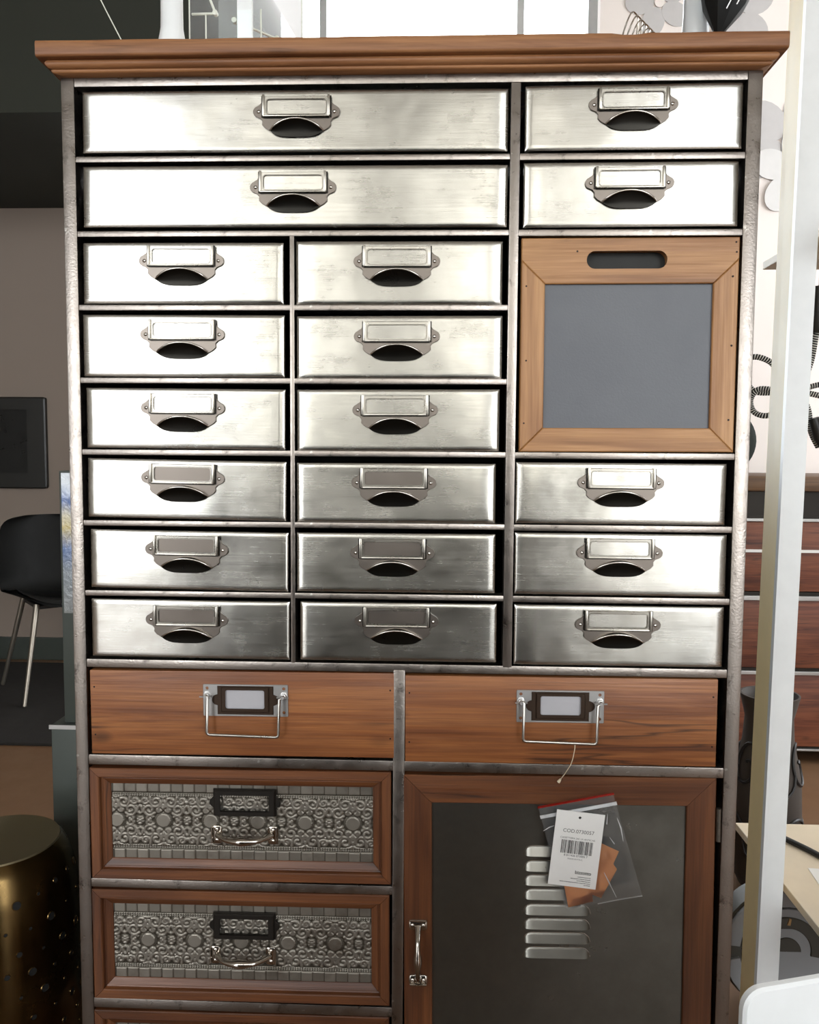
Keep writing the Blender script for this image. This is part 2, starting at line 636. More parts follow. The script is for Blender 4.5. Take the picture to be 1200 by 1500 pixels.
def smooth_path(pts, n=8):
    """Catmull-Rom through the points"""
    P = [Vector(p) for p in pts]
    out = []
    for i in range(len(P) - 1):
        p0, p1, p2, p3 = P[max(i - 1, 0)], P[i], P[i + 1], P[min(i + 2, len(P) - 1)]
        for k in range(n):
            t = k / n
            out.append(0.5 * ((2 * p1) + (p2 - p0) * t + (2 * p0 - 5 * p1 + 4 * p2 - p3) * t * t + (3 * p1 - p0 - 3 * p2 + p3) * t ** 3))
    out.append(P[-1])
    return out


# ------------------------------------------------------------------ the room
def room():
    x0, x1, y0, y1, zt = ROOM_X0, ROOM_X1, ROOM_Y0, ROOM_Y1, ROOM_Z
    t = 0.12
    struct('floor', MB().box(x0, x1, y0, y1, -0.1, 0).mesh('floor', 'floor'))
    struct('ceiling', MB().box(x0, x1, y0, y1, zt, zt + 0.1).mesh('ceiling', 'ceiling'))
    struct('wall_left', MB().box(x0 - t, x0, y0 - t, y1 + t, -0.1, zt + 0.1).mesh('wall_left', 'wall_side'))
    a, b, c, d = ADDED_WINDOW
    wr = MB().prism([(y0 - t, -0.1), (y1 + t, -0.1), (y1 + t, zt + 0.1), (y0 - t, zt + 0.1)], 0, t, [[(a, c), (b, c), (b, d), (a, d)]]).mesh('wall_right', 'wall_side')
    wr.transform(Matrix.Rotation(PI / 2, 4, 'Z'))
    struct('wall_right', wr, loc=(x1 + t, 0, 0))

    def holed(y, holes, mat, name, x0=x0, x1=x1):
        rects = [[(a, c), (b, c), (b, d), (a, d)] for a, b, c, d in holes]
        return struct(name, MB().prism([(x0, -0.1), (x1, -0.1), (x1, zt + 0.1), (x0, zt + 0.1)], y, y + t, rects).mesh(name, mat))

    holed(y0 - t, FRONT_WINDOWS, 'wall_front', 'wall_front')
    holed(y1, [REAR_WINDOW], 'wall_rear', 'wall_rear')
    for i, (a, b, c, d) in enumerate(FRONT_WINDOWS + [REAR_WINDOW]):
        yy = (y0 - t / 2) if i < 4 else y1 + 0.05
        fr = struct('window_%d' % (i + 1), MB().prism([(a, c), (b, c), (b, d), (a, d)], yy - 0.03, yy + 0.03,
                    [[(a + .05, c + .05), (b - .05, c + .05), (b - .05, d - .05), (a + .05, d - .05)]]).mesh('window', 'white'))
        if i == 4:
            for mx in (-0.56, 0.42):
                part('mullion', MB().box(mx - 0.018, mx + 0.018, yy - 0.025, yy + 0.025, c + .05, d - .05, 0.004).mesh('mullion', 'white'), fr)
            part('pane', MB().box(a + .04, b - .04, yy - 0.003, yy + 0.003, c + .04, d - .04).mesh('pane', 'pane'), fr)
        else:
            part('mullion', MB().box(a, b, yy - 0.03, yy + 0.03, 2.12, 2.2, 0.004).mesh('mullion', 'white'), fr)
    # black soffit over the left back of the shop
    struct('trim_1', MB().box(x0, -0.765, 1.9, y1, 2.338, zt).mesh('soffit', 'soffit'))
    # pale partition behind the cabinet on the right
    struct('wall_partition', MB().box(0.668, x1, 2.3, 2.36, 0, zt).mesh('wall_partition', 'wall_pale'))
    struct('baseboard_rear', MB().box(x0, 0.668, y1 - 0.016, y1, 0, 0.12, 0.003).mesh('baseboard_rear', 'grey_paint'))
    struct('trim_2', MB().box(x0 - 6, x1 + 6, y0 - 16, y0 - t, -0.2, -0.1).mesh('pavement', 'pavement'))
    # the pale house across the street, seen only in the reflections of the steel
    holes = []
    for k in range(-1, 2):
        for z in (1.1, 4.0):
            holes.append([(k * 2.3 - 0.45, z), (k * 2.3 + 0.45, z), (k * 2.3 + 0.45, z + 1.7), (k * 2.3 - 0.45, z + 1.7)])
    hs = struct('wall_opposite', MB().prism([(-4.1, -0.1), (3.9, -0.1), (3.9, 6.4), (-0.1, 7.6), (-4.1, 6.4)], 0, 6.0, holes).mesh('facade', 'facade'), loc=(0, y0 - 15.4, 0))
    for h in holes:
        part('pane', MB().box(h[0][0] - .02, h[1][0] + .02, 5.86, 5.9, h[0][1] - .02, h[2][1] + .02).mesh('pane', 'dark_pane'), hs)


room()

# ------------------------------------------------------------------ the cabinet
CAB = thing('apothecary_cabinet', 'tall industrial cabinet of many steel and wood drawers under a brown wooden top', 'cabinet')
XL, XR, XO0, XO1 = -0.4525, 0.4525, -0.4706, 0.4719
XM1, XM2, XD1, XD2, XW1, XW2 = 0.1413, 0.1542, -0.1575, -0.1512, -0.0118, 0.0044
DEPTH = 0.40


def carcass():
    part('side_panel', MB().box(XO0, XO0 + 0.003, 0.03, DEPTH, 0.1, 1.61).mesh('side_panel', 'frame'), CAB)
    part('side_panel', MB().box(XO1 - 0.003, XO1, 0.03, DEPTH, 0.1, 1.61).mesh('side_panel', 'frame'), CAB)
    part('back_panel', MB().box(XO0 + .003, XO1 - .003, DEPTH - 0.004, DEPTH, 0.1, 1.61).mesh('back_panel', 'dark'), CAB)
    part('bottom_panel', MB().box(XO0 + .003, XO1 - .003, 0.03, DEPTH - .004, 0.1, 0.104).mesh('bottom_panel', 'dark'), CAB)
    # dark steel partitions inside, behind the frame
    sh = MB()
    for z in (0.8027, 0.661, 0.4766, 0.293):
        sh.box(XL - .014, XR + .014, 0.03, DEPTH - .005, z - 0.002, z + 0.002)
    part('inner_shelf', sh.mesh('inner_shelf', 'dark'), CAB)
    part('partition', MB().box(0.1467, 0.1488, 0.03, DEPTH - .005, 0.8055, 1.61).mesh('partition', 'dark'), CAB)
    part('partition', MB().box(-0.0045, -0.0025, 0.03, DEPTH - .005, 0.106, 0.8).mesh('partition', 'dark'), CAB)

    def bar(name, x0, x1, z0, z1, y0=0.0):
        m = MB().box(x0 - (x0 + x1) / 2, x1 - (x0 + x1) / 2, 0, 0.03 - y0, z0 - (z0 + z1) / 2, z1 - (z0 + z1) / 2, 0.0012).mesh(name, 'frame', 40)
        part(name, m, CAB, ((x0 + x1) / 2, y0, (z0 + z1) / 2))

    bar('corner_post', XO0, XL, 0, 1.612)
    bar('corner_post', XR, XO1, 0, 1.612)
    bar('upright', XM1, XM2, 0.806, 1.6)
    bar('upright', XD1, XD2, 0.806, 1.401, 0.0004)
    bar('upright', XW1, XW2, 0.1, 0.80)
    bar('rail', XL, XR, 1.600, 1.612, 0.0003)
    for i in range(1, 8):
        bar('rail', XL, XM1, 1.6 - 0.1 * i, 1.6 - 0.1 * i + 0.0078, 0.0008)
    for i in (1, 2, 5, 6, 7):
        bar('rail', XM2, XR, 1.6 - 0.1 * i - 0.001, 1.6 - 0.1 * i + 0.0078, 0.0008)
    bar('rail', XL, XR, 0.7965, 0.8085, 0.0003)
    bar('rail', XL, XW1, 0.6536, 0.6683, 0.0003)
    bar('rail', XW2, XR, 0.6536, 0.6683, 0.0003)
    bar('rail', XL, XW1, 0.4701, 0.4832, 0.0003)
    bar('rail', XL, XW1, 0.2855, 0.3005, 0.0003)
    bar('rail', XL, XR, 0.1, 0.1161, 0.0005)
    for x in (XO0, XO1 - 0.019):
        part('rear_foot', MB().box(x, x + 0.019, DEPTH - 0.02, DEPTH, 0, 0.1).mesh('rear_foot', 'frame'), CAB)


carcass()


def top_board():
    # worn slab: bevelled box with a slightly uneven front edge
    bm = bmesh.new()
    bmesh.ops.create_cube(bm, size=1)
    x0, x1, y0, y1, z0, z1 = -0.4905, 0.4925, -0.030, DEPTH + 0.015, 1.6265, 1.648
    for v in bm.verts:
        v.co = ((x0 + x1) / 2 + v.co.x * (x1 - x0), (y0 + y1) / 2 + v.co.y * (y1 - y0), (z0 + z1) / 2 + v.co.z * (z1 - z0))
    bmesh.ops.subdivide_edges(bm, edges=[e for e in bm.edges if abs(e.verts[0].co.x - e.verts[1].co.x) > 0.5], cuts=60)
    ed = [e for e in bm.edges if all(abs(v.co.y - y0) < 1e-5 for v in e.verts) and abs(e.verts[0].co.z - e.verts[1].co.z) < 1e-5]
    bmesh.ops.bevel(bm, geom=ed, offset=0.004, segments=3, affect='EDGES', profile=0.5)
    for v in bm.verts:
        if v.co.y < y0 + 0.006 and v.co.z > z0 + 0.012:
            q = noise.noise(Vector((v.co.x * 13, 3.1, 0)))
            v.co.z -= 0.0012 * max(q, 0)
            if abs(v.co.x - 0.29) < 0.012:
                v.co.z -= 0.0022
    mb = MB()
    mb.bm(bm)
    part('top_board', mb.mesh('top_board', 'top_wood', 45), CAB)

    def mould(x0, x1, yf, z0, z1, r):
        """half-round bead running round front and sides"""
        n = 6
        sec = [(-r * math.sin(PI * i / n), z0 + (z1 - z0) * i / n) for i in range(n + 1)]
        for (a, b, xa, xb) in (('f', 0, 0, 0), ('l', 0, 0, 0), ('r', 0, 0, 0)):
            vs = []
            for (o, z) in sec:
                if a == 'f':
                    vs += [(x0 + o, yf + o, z), (x1 - o, yf + o, z)]
                elif a == 'l':
                    vs += [(x0 + o, DEPTH, z), (x0 + o, yf + o, z)]
                else:
                    vs += [(x1 - o, yf + o, z), (x1 - o, DEPTH, z)]
            k = len(sec)
            ins = 0.02
            if a == 'f':
                vs += [(x0 + ins, yf + ins, z1), (x1 - ins, yf + ins, z1), (x0 + ins, yf + ins, z0), (x1 - ins, yf + ins, z0)]
            elif a == 'l':
                vs += [(x0 + ins, DEPTH, z1), (x0 + ins, yf + ins, z1), (x0 + ins, DEPTH, z0), (x0 + ins, yf + ins, z0)]
            else:
                vs += [(x1 - ins, yf + ins, z1), (x1 - ins, DEPTH, z1), (x1 - ins, yf + ins, z0), (x1 - ins, DEPTH, z0)]
            K = 2 * k
            ring0 = list(range(0, K, 2)) + [K, K + 2]
            ring1 = list(range(1, K, 2)) + [K + 1, K + 3]
            fs = [(ring0[i], ring1[i], ring1[(i + 1) % len(ring0)], ring0[(i + 1) % len(ring0)]) for i in range(len(ring0))]
            fs += [tuple(ring0), tuple(ring1[::-1])]
            part('moulding', MB().add(vs, fs).mesh('moulding', 'top_wood', 50), CAB)

    mould(-0.478, 0.480, -0.019, 1.6165, 1.6265, 0.0035)
    mould(-0.4735, 0.4755, -0.0145, 1.6115, 1.6165, 0.0018)


top_board()


# ---- label-holder finger pull, shared meshes (origin: middle of the plate's top edge, y = drawer face)
def pull_meshes():
    mm = 0.001
    P = [(46, -1), (46, -5), (49.5, -9.5)] + arc(51.5, -19.6, 7.6, 70, -75, 8) + [(49.5, -28.5), (46.5, -32), (46.8, -37), (43, -41), (37, -44.5)]
    low = [(36 * s, -44 - 8 * (1 - s ** 4)) for s in (0.9, 0.6, 0.3, 0)]
    right = P + low
    left = [(-x, z) for x, z in right[:-1]][::-1]
    out = [(x * mm, z * mm) for x, z in (right + left)]
    out = out[::-1]
    a = sum(out[i][0] * out[(i + 1) % len(out)][1] - out[(i + 1) % len(out)][0] * out[i][1] for i in range(len(out)))
    if a < 0:
        out = out[::-1]
    holes = [circle(sx * 51.5 * mm, -19.6 * mm, 1.7 * mm, 10) for sx in (-1, 1)]
    back = MB().prism(out, -0.0014, 0.0006, holes, 0.0004).mesh('backplate', 'iron', 35)
    # label frame: bevelled rectangle with rounded window and raised side channels
    fo = rrect(-46 * mm, 46 * mm, -27 * mm, 0, 1.2 * mm, 3)
    fi = rrect(-40.5 * mm, 40.5 * mm, -23.5 * mm, -3.8 * mm, 4 * mm, 5)
    f = MB().prism(fo, -0.0042, -0.0014, [fi], 0.0007)
    ring = rrect(-40.8 * mm, 40.8 * mm, -23.8 * mm, -3.6 * mm, 4 * mm, 5)
    f.tube([(x, -0.0045, z) for x, z in ring + ring[:1]], 0.0006, 6)
    for sx in (-1, 1):
        f.box(sx * 44.2 * mm - 0.0017, sx * 44.2 * mm + 0.0017, -0.0072, -0.003, -26.5 * mm, 0.8 * mm, 0.0008)
    f.box(-45 * mm, 45 * mm, -0.0066, -0.0035, -27.2 * mm, -25.4 * mm, 0.0007)
    f.cur = 1
    for sx in (-1, 1):          # dark seam beside each channel and below the tray
        f.box(sx * 46.6 * mm - 0.0009, sx * 46.6 * mm + 0.0009, -0.0030, -0.0012, -27.5 * mm, 0.5 * mm)
    f.box(-45 * mm, 45 * mm, -0.0030, -0.0012, -28.4 * mm, -26.5 * mm)
    frame = f.mesh('label_frame', ['iron_light', 'lip_dark'], 35)
    # finger lip: an arched hood, dark and hollow below its bright rim
    n = 20
    rim, base_u, under = [], [], []
    for i in range(n + 1):
        s = -1 + 2 * i / n
        zA = (-31.5 - 12.5 * abs(s) ** 2.2) * mm
        pr = 0.0095 * math.sqrt(max(1 - s * s, 0)) + 0.0012
        rim.append((36 * s * mm, -pr, zA))
        base_u.append((36.4 * s * mm, -0.0013, zA + (1.6 * (1 - s * s) + 0.4) * mm))
        zB = (-44.2 - 8 * (1 - s ** 4)) * mm
        under.append((36 * s * mm, -0.0016, zB, pr, zA))
    h = MB()
    h.cur = 0
    vs, fs = [], []
    rows = 5
    for k in range(rows + 1):          # outer shell from the plate to the rim
        t = k / rows
        for i in range(n + 1):
            b, r_ = base_u[i], rim[i]
            vs.append((b[0] + (r_[0] - b[0]) * t, b[1] + (r_[1] - b[1]) * (1 - (1 - t) ** 1.6), b[2] + (r_[2] - b[2]) * (t ** 1.6)))
    for k in range(rows):
        for i in range(n):
            fs.append((k * (n + 1) + i, k * (n + 1) + i + 1, (k + 1) * (n + 1) + i + 1, (k + 1) * (n + 1) + i))
    h.add(vs, fs)
    h.tube(rim, 0.0012, 8)
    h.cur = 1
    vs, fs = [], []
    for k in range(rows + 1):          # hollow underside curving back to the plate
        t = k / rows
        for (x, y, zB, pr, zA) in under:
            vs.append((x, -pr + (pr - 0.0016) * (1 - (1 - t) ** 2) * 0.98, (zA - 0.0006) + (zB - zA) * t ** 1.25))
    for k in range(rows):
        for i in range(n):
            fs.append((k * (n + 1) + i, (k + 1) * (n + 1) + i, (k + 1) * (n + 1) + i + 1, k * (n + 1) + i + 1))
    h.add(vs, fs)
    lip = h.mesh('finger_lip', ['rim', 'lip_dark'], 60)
    sc = MB().lathe([(0.0001, -0.0032), (0.0016, -0.003), (0.0026, -0.0019), (0.0028, -0.001)], 10, axis='y').mesh('screw', 'rim', 60)
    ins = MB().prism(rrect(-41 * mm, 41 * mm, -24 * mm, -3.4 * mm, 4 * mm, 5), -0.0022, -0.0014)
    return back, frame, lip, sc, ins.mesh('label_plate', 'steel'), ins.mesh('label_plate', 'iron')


PULL = pull_meshes()


def steel_front(w, h, seed, amp):
    """thin steel drawer front, slightly dished and dented, edges folded back, with the dark drawer box behind"""
    nx, nz = (44, 12) if w > 0.4 else (26, 12)
    rx = [-w / 2 + w * i / nx for i in range(nx + 1)]
    xs = [-w / 2, -w / 2 + 0.0012, -w / 2 + 0.004] + [x for x in rx if abs(x) < w / 2 - 0.006] + [w / 2 - 0.004, w / 2 - 0.0012, w / 2]
    rz = [-h / 2 + h * i / nz for i in range(nz + 1)]
    zs = [-h / 2, -h / 2 + 0.0012, -h / 2 + 0.004] + [z for z in rz if abs(z) < h / 2 - 0.006] + [h / 2 - 0.004, h / 2 - 0.0012, h / 2]
    rr = random.Random(seed)
    px, pz, p3 = rr.uniform(0, 50), rr.uniform(0, 50), rr.uniform(0, 50)
    tw = rr.uniform(-1, 1)

    def y(x, z):
        e = min(w / 2 - abs(x), h / 2 - abs(z))
        q = noise.noise(Vector((x * 7 + px, z * 3.0, p3))) * 1.0 + 0.35 * noise.noise(Vector((x * 22 + pz, z * 16, p3)))
        win = min(1, max(0, e) / 0.02)
        fold = 0.0016 * (1 - min(1, e / 0.0042)) ** 2
        lipx = 0.0011 * math.exp(-((w / 2 - abs(x)) / 0.012) ** 2)
        return amp * q * (0.35 + 0.65 * win) + fold + lipx + tw * 0.0006 * (2 * z / h) * (2 * x / w)

    mb = MB()
    n = len(xs)
    vs = [(x, y(x, z), z) for z in zs for x in xs]
    fs = [(j * n + i, j * n + i + 1, (j + 1) * n + i + 1, (j + 1) * n + i) for j in range(len(zs) - 1) for i in range(n - 1)]
    mb.add(vs, fs)
    # folded rim
    loop = [(x, -h / 2) for x in xs] + [(w / 2, z) for z in zs[1:]] + [(x, h / 2) for x in xs[::-1][1:]] + [(-w / 2, z) for z in zs[::-1][1:-1]]
    L = len(loop)
    vs = [(x, y(x, z), z) for x, z in loop] + [(x, 0.012, z) for x, z in loop]
    mb.add(vs, [(i, i + L, (i + 1) % L + L, (i + 1) % L) for i in range(L)])
    mb.cur = 1
    mb.box(-w / 2 + 0.004, w / 2 - 0.004, 0.010, DEPTH - 0.045, -h / 2 + 0.002, h / 2 - 0.006)
    return mb.mesh('steel_drawer', ['steel', 'dark'], 50)


#        cx      cz      w       h      tilt   pull x   pull top z
STEEL = [
    (-0.1525, 1.5530, 0.5804, 0.0811, -0.15, -0.1471, 1.5836),
    (-0.1528, 1.4535, 0.5823, 0.0815, -0.15, -0.1521, 1.4841),
    (0.3043, 1.5544, 0.2869, 0.0844, 0.30, 0.3032, 1.5888),
    (0.3030, 1.4537, 0.2855, 0.0847, 0.20, 0.3009, 1.4874),
    (-0.3063, 1.3507, 0.2796, 0.0825, -0.15, -0.3072, 1.3865),
    (-0.3069, 1.2517, 0.2827, 0.0846, -0.12, -0.3071, 1.2866),
    (-0.3054, 1.1512, 0.2809, 0.0833, -0.30, -0.3080, 1.1854),
    (-0.0079, 1.3506, 0.2821, 0.0846, -0.08, -0.0104, 1.3852),
    (-0.0070, 1.2501, 0.2825, 0.0853, 0.10, -0.0098, 1.2843),
    (-0.0081, 1.1503, 0.2800, 0.0845, 0.25, -0.0116, 1.1840),
    (-0.3050, 1.0522, 0.2819, 0.0828, -0.75, -0.3093, 1.0877),
    (-0.3029, 0.9520, 0.2824, 0.0829, -0.55, -0.3052, 0.9872),
    (-0.3024, 0.8533, 0.2847, 0.0827, -0.20, -0.3060, 0.8868),
    (-0.0103, 1.0496, 0.2768, 0.0826, 0.10, -0.0129, 1.0838),
    (-0.0100, 0.9517, 0.2781, 0.0827, 0.10, -0.0143, 0.9858),
    (-0.0061, 0.8536, 0.2768, 0.0827, 0.08, -0.0080, 0.8895),
    (0.2996, 1.0516, 0.2867, 0.0840, -0.10, 0.2993, 1.0862),
    (0.3015, 0.9533, 0.2902, 0.0856, -0.03, 0.2998, 0.9895),
    (0.3015, 0.8530, 0.2891, 0.0844, 0.05, 0.3000, 0.8890),
]
for i, (cx, cz, w, h, tilt, hx, hz) in enumerate(STEEL):
    y0 = 0.0015
    d = part('steel_drawer', steel_front(w, h, 11 + i * 7, 0.0012), CAB, (cx, y0, cz), (0, rad(-tilt), 0))
    for nm, me in zip(('backplate', 'label_frame', 'finger_lip'), PULL[:3]):
        part(nm, me, d, (hx - cx, -0.0012, hz - cz))
    part('label_plate', PULL[5 if cz < 1.1 and cx < 0.2 else 4], d, (hx - cx, -0.0012, hz - cz))  # darker plates low at left and middle paint in dimmer reflections
    for sx in (-1, 1):
        part('screw', PULL[3], d, (hx - cx + sx * 0.0515, -0.0008, hz - cz - 0.0196))


# ---- the chalkboard tray
def chalk_tray():
    W, H = 0.2911, 0.2877
    d = part('chalkboard_tray', MB().box(-W / 2 + .01, W / 2 - .01, 0.016, DEPTH - .05, -H / 2 + .004, H / 2 - .004).mesh('chalkboard_tray', 'dark'), CAB,
             (0.3046, 0.001, 1.2529), (0, rad(-0.19), 0), 'pull-out tray front with a slate board in a pale wood frame')
    iL, iR, iT, iB = 0.0322, 0.0331, 0.0608, 0.0325
    x0, x1, z0, z1 = -W / 2, W / 2, -H / 2, H / 2
    zl = z1 - iT + iL - 0.0005
    zr = z1 - iT + iR - 0.0005
    g = 0.0004
    slot = rrect(-0.055, 0.055, 0.1015, 0.1275, 0.0126, 7)
    slot = [(x - 0.004, z) for x, z in slot]
    top = [(x0, zl), (x0 + iL, z1 - iT), (x1 - iR, z1 - iT), (x1, zr), (x1, z1), (x0, z1)]
    part('frame_rail', MB().prism(top, 0, 0.018, [slot], 0.0012).mesh('frame_rail', 'pwood_h', 35), d)
    part('frame_rail', MB().prism([(x0, z0), (x1, z0), (x1 - iR, z0 + iB), (x0 + iL, z0 + iB)], 0.0004, 0.018, bev=0.0012).mesh('frame_rail', 'pwood_h', 35), d)
    part('frame_rail', MB().prism([(x0, z0 + g), (x0 + iL, z0 + iB + g), (x0 + iL, z1 - iT - g), (x0, zl - g)], -0.0003, 0.018, bev=0.0012).mesh('frame_rail', 'pwood_v', 35), d)
    part('frame_rail', MB().prism([(x1, z0 + g), (x1, zr - g), (x1 - iR, z1 - iT - g), (x1 - iR, z0 + iB + g)], 0.0006, 0.018, bev=0.0012).mesh('frame_rail', 'pwood_v', 35), d)
    part('slate_board', MB().box(x0 + iL - .004, x1 - iR + .004, 0.006, 0.016, z0 + iB - .004, z1 - iT + .004).mesh('slate_board', 'slate'), d)
    nl = MB().lathe([(0.0001, -0.0002), (0.0013, -0.0001), (0.0015, 0.0008)], 8, axis='y').mesh('nail', 'nail')
    for x, z in ((x0 + .007, 0.08), (x0 + .008, -0.02), (x0 + .006, -0.105), (x1 - .008, 0.092), (x1 - .007, 0.0), (x1 - .008, -0.1), (x0 + .075, .126), (x1 - .004, .124), (x1 - .005, .137)):
        part('nail', nl, d, (x, -0.0002, z))


chalk_tray()


# ---- two plain wooden drawers with bail handles
def bail_meshes():
    mm = 0.001
    pl = MB().prism(rrect(-61 * mm, 61 * mm, -46 * mm, 0, 1.5 * mm, 3), -0.0016, 0, [circle(sx * 55 * mm, z * mm, 2.7 * mm, 12) for sx in (-1, 1) for z in (-5.5, -40)], 0.0004).mesh('backplate', 'silver', 35)
    pts = [(40, -2), (40, -14)] + arc(40.5, -22, 7.5, 75, -75, 6) + [(40, -30), (40, -43)]
    o = [(-x * mm, z * mm) for x, z in pts] + [(x * mm, z * mm) for x, z in pts[::-1]]
    fi = rrect(-29 * mm, 29 * mm, -35 * mm, -6 * mm, 4 * mm, 4)
    f = MB().prism(o, -0.0034, -0.0016, [fi], 0.0006)
    f.prism([(-34 * mm, -39 * mm), (34 * mm, -39 * mm), (34 * mm, -3 * mm), (-34 * mm, -3 * mm)], -0.006, -0.0034, [fi], 0.001)
    fr = f.mesh('label_frame', 'bronze', 35)
    card = MB().prism(fi, -0.0024, -0.0018).mesh('label_card', 'card')
    w = 51
    path = [(-w - 5, -0.011, -15)] + [(-w - 3, -0.011, -15)] + [(-w, -0.0125, -16)] + [(-w, -0.015, -66)] + [(-w + 1.2, -0.015, -69)] + [(-w + 4, -0.015, -70)] \
        + [(w - 4, -0.015, -70), (w - 1.2, -0.015, -69), (w, -0.015, -66), (w, -0.0125, -16), (w + 3, -0.011, -15), (w + 5, -0.011, -15)]
    bail = MB().tube([(x * mm, y, z * mm) for x, y, z in path], 0.0021, 8).mesh('bail_handle', 'wire', 60)
    post = MB().lathe([(0.0001, -0.0135), (0.0026, -0.0135), (0.0032, -0.0125), (0.0032, -0.009), (0.0045, -0.0085), (0.0045, -0.004), (0.006, -0.0035), (0.006, -0.001)], 6, axis='y')
    post.tube([(-0.0085, -0.011, 0), (0.0085, -0.011, 0)], 0.0011, 6)
    return pl, fr, card, bail, post.mesh('handle_post', 'silver', 40)


BAIL = bail_meshes()
NAIL = MB().lathe([(0.0001, -0.0004), (0.0013, -0.0003), (0.0015, 0.0008)], 8, axis='y').mesh('nail', 'nail')
for (cx, cz, w, h, tilt, hx, hz) in ((-0.2288, 0.7325, 0.4375, 0.1224, 0.35, -0.2224, 0.7755), (0.2229, 0.7312, 0.4358, 0.1245, 0.25, 0.2228, 0.7752)):
    mb = MB()
    mb.box(-w / 2, w / 2, 0, 0.018, -h / 2, h / 2, 0.0012)
    mb.cur = 1
    mb.box(-w / 2 + .003, w / 2 - .003, 0.0175, DEPTH - .05, -h / 2 + .004, h / 2 - .006)
    d = part('wooden_drawer', mb.mesh('wooden_drawer', ['wood_h', 'dark'], 40), CAB, (cx, 0.0, cz), (0, rad(-tilt), 0), 'orange pine drawer front with a wire bail handle')
    ox, oz = hx - cx, hz - cz
    part('backplate', BAIL[0], d, (ox, 0, oz), label='silver metal backplate')
    part('label_frame', BAIL[1], d, (ox, 0, oz), label='dark bronze label frame')
    part('label_card', BAIL[2], d, (ox, 0, oz), label='blank grey label card')
    part('bail_handle', BAIL[3], d, (ox, 0, oz), (0, rad(1.5), 0), label='bent wire bail handle')
    for sx in (-1, 1):
        part('handle_post', BAIL[4], d, (ox + sx * 0.055, 0, oz - 0.0155))
    for sx in (-1, 1):
        for zz in (0.3, -0.27):
            part('nail', NAIL, d, (sx * (w / 2 - 0.006), 0, zz * h))


# ---- bow pull (horizontal, origin in the middle, y = face)
def bow_pull(L=0.0975):
    mb = MB()
    hl = L / 2
    for s in (-1, 1):
        x0, x1 = sorted((s * hl, s * (hl - 0.015)))
        out = rrect(x0, x1, -0.0135, 0.0135, 0.004, 3)
        mb.prism(out, -0.0022, 0, bev=0.0007)
        for z in (-0.008, 0.008):
            c = [(s * (hl - 0.0075), z)]
            mb.lathe([(0.0001, -0.0036), (0.0022, -0.0033), (0.0032, -0.0022)], 10, (c[0][0], 0, c[0][1]), 'y')
        mb.tube([(s * hl * 0.985, -0.003, -0.012), (s * hl * 0.985, -0.003, 0.012)], 0.0016, 6)
    pts, rs = [], []
    n = 26
    for i in range(n + 1):
        t = -1 + 2 * i / n
        pts.append((t * (hl - 0.010), -0.002 - 0.021 * (1 - abs(t) ** 3.2), 0.0))
        rs.append(0.0036 + 0.0026 * math.exp(-(t / 0.28) ** 2) + 0.0016 * max(0, abs(t) - 0.8) / 0.2)
    mb.tube(pts, rs, 10)
    return mb.mesh('bow_handle', 'chrome', 50)


BOW = bow_pull()


# ---- embossed tin drawers
def mitre_rails(d, W, H, prof, mh, mv, name='frame_rail'):
    """four mitred frame pieces; prof = list of (inset from the outer edge, y)"""
    def corner(i, k):
        x = W / 2 - i
        z = H / 2 - i
        return [(-x, -z), (x, -z), (x, z), (-x, z)][k]
    g = 0.00035
    for k in range(4):
        vs, fs = [], []
        for (i, y) in prof:
            a, b = corner(i, k), corner(i, (k + 1) % 4)
            dx, dz = (b[0] - a[0]), (b[1] - a[1])
            l_ = math.hypot(dx, dz)
            ux, uz = dx / l_ * g, dz / l_ * g
            vs += [(a[0] + ux, y, a[1] + uz), (b[0] - ux, y, b[1] - uz)]
        n = len(prof)
        fs = [(2 * i, 2 * i + 1, 2 * ((i + 1) % n) + 1, 2 * ((i + 1) % n)) for i in range(n)]
        fs += [tuple(range(0, 2 * n, 2)), tuple(range(1, 2 * n, 2))[::-1]]
        part(name, MB().add(vs, fs).mesh(name, mh if k % 2 == 0 else mv, 35), d)


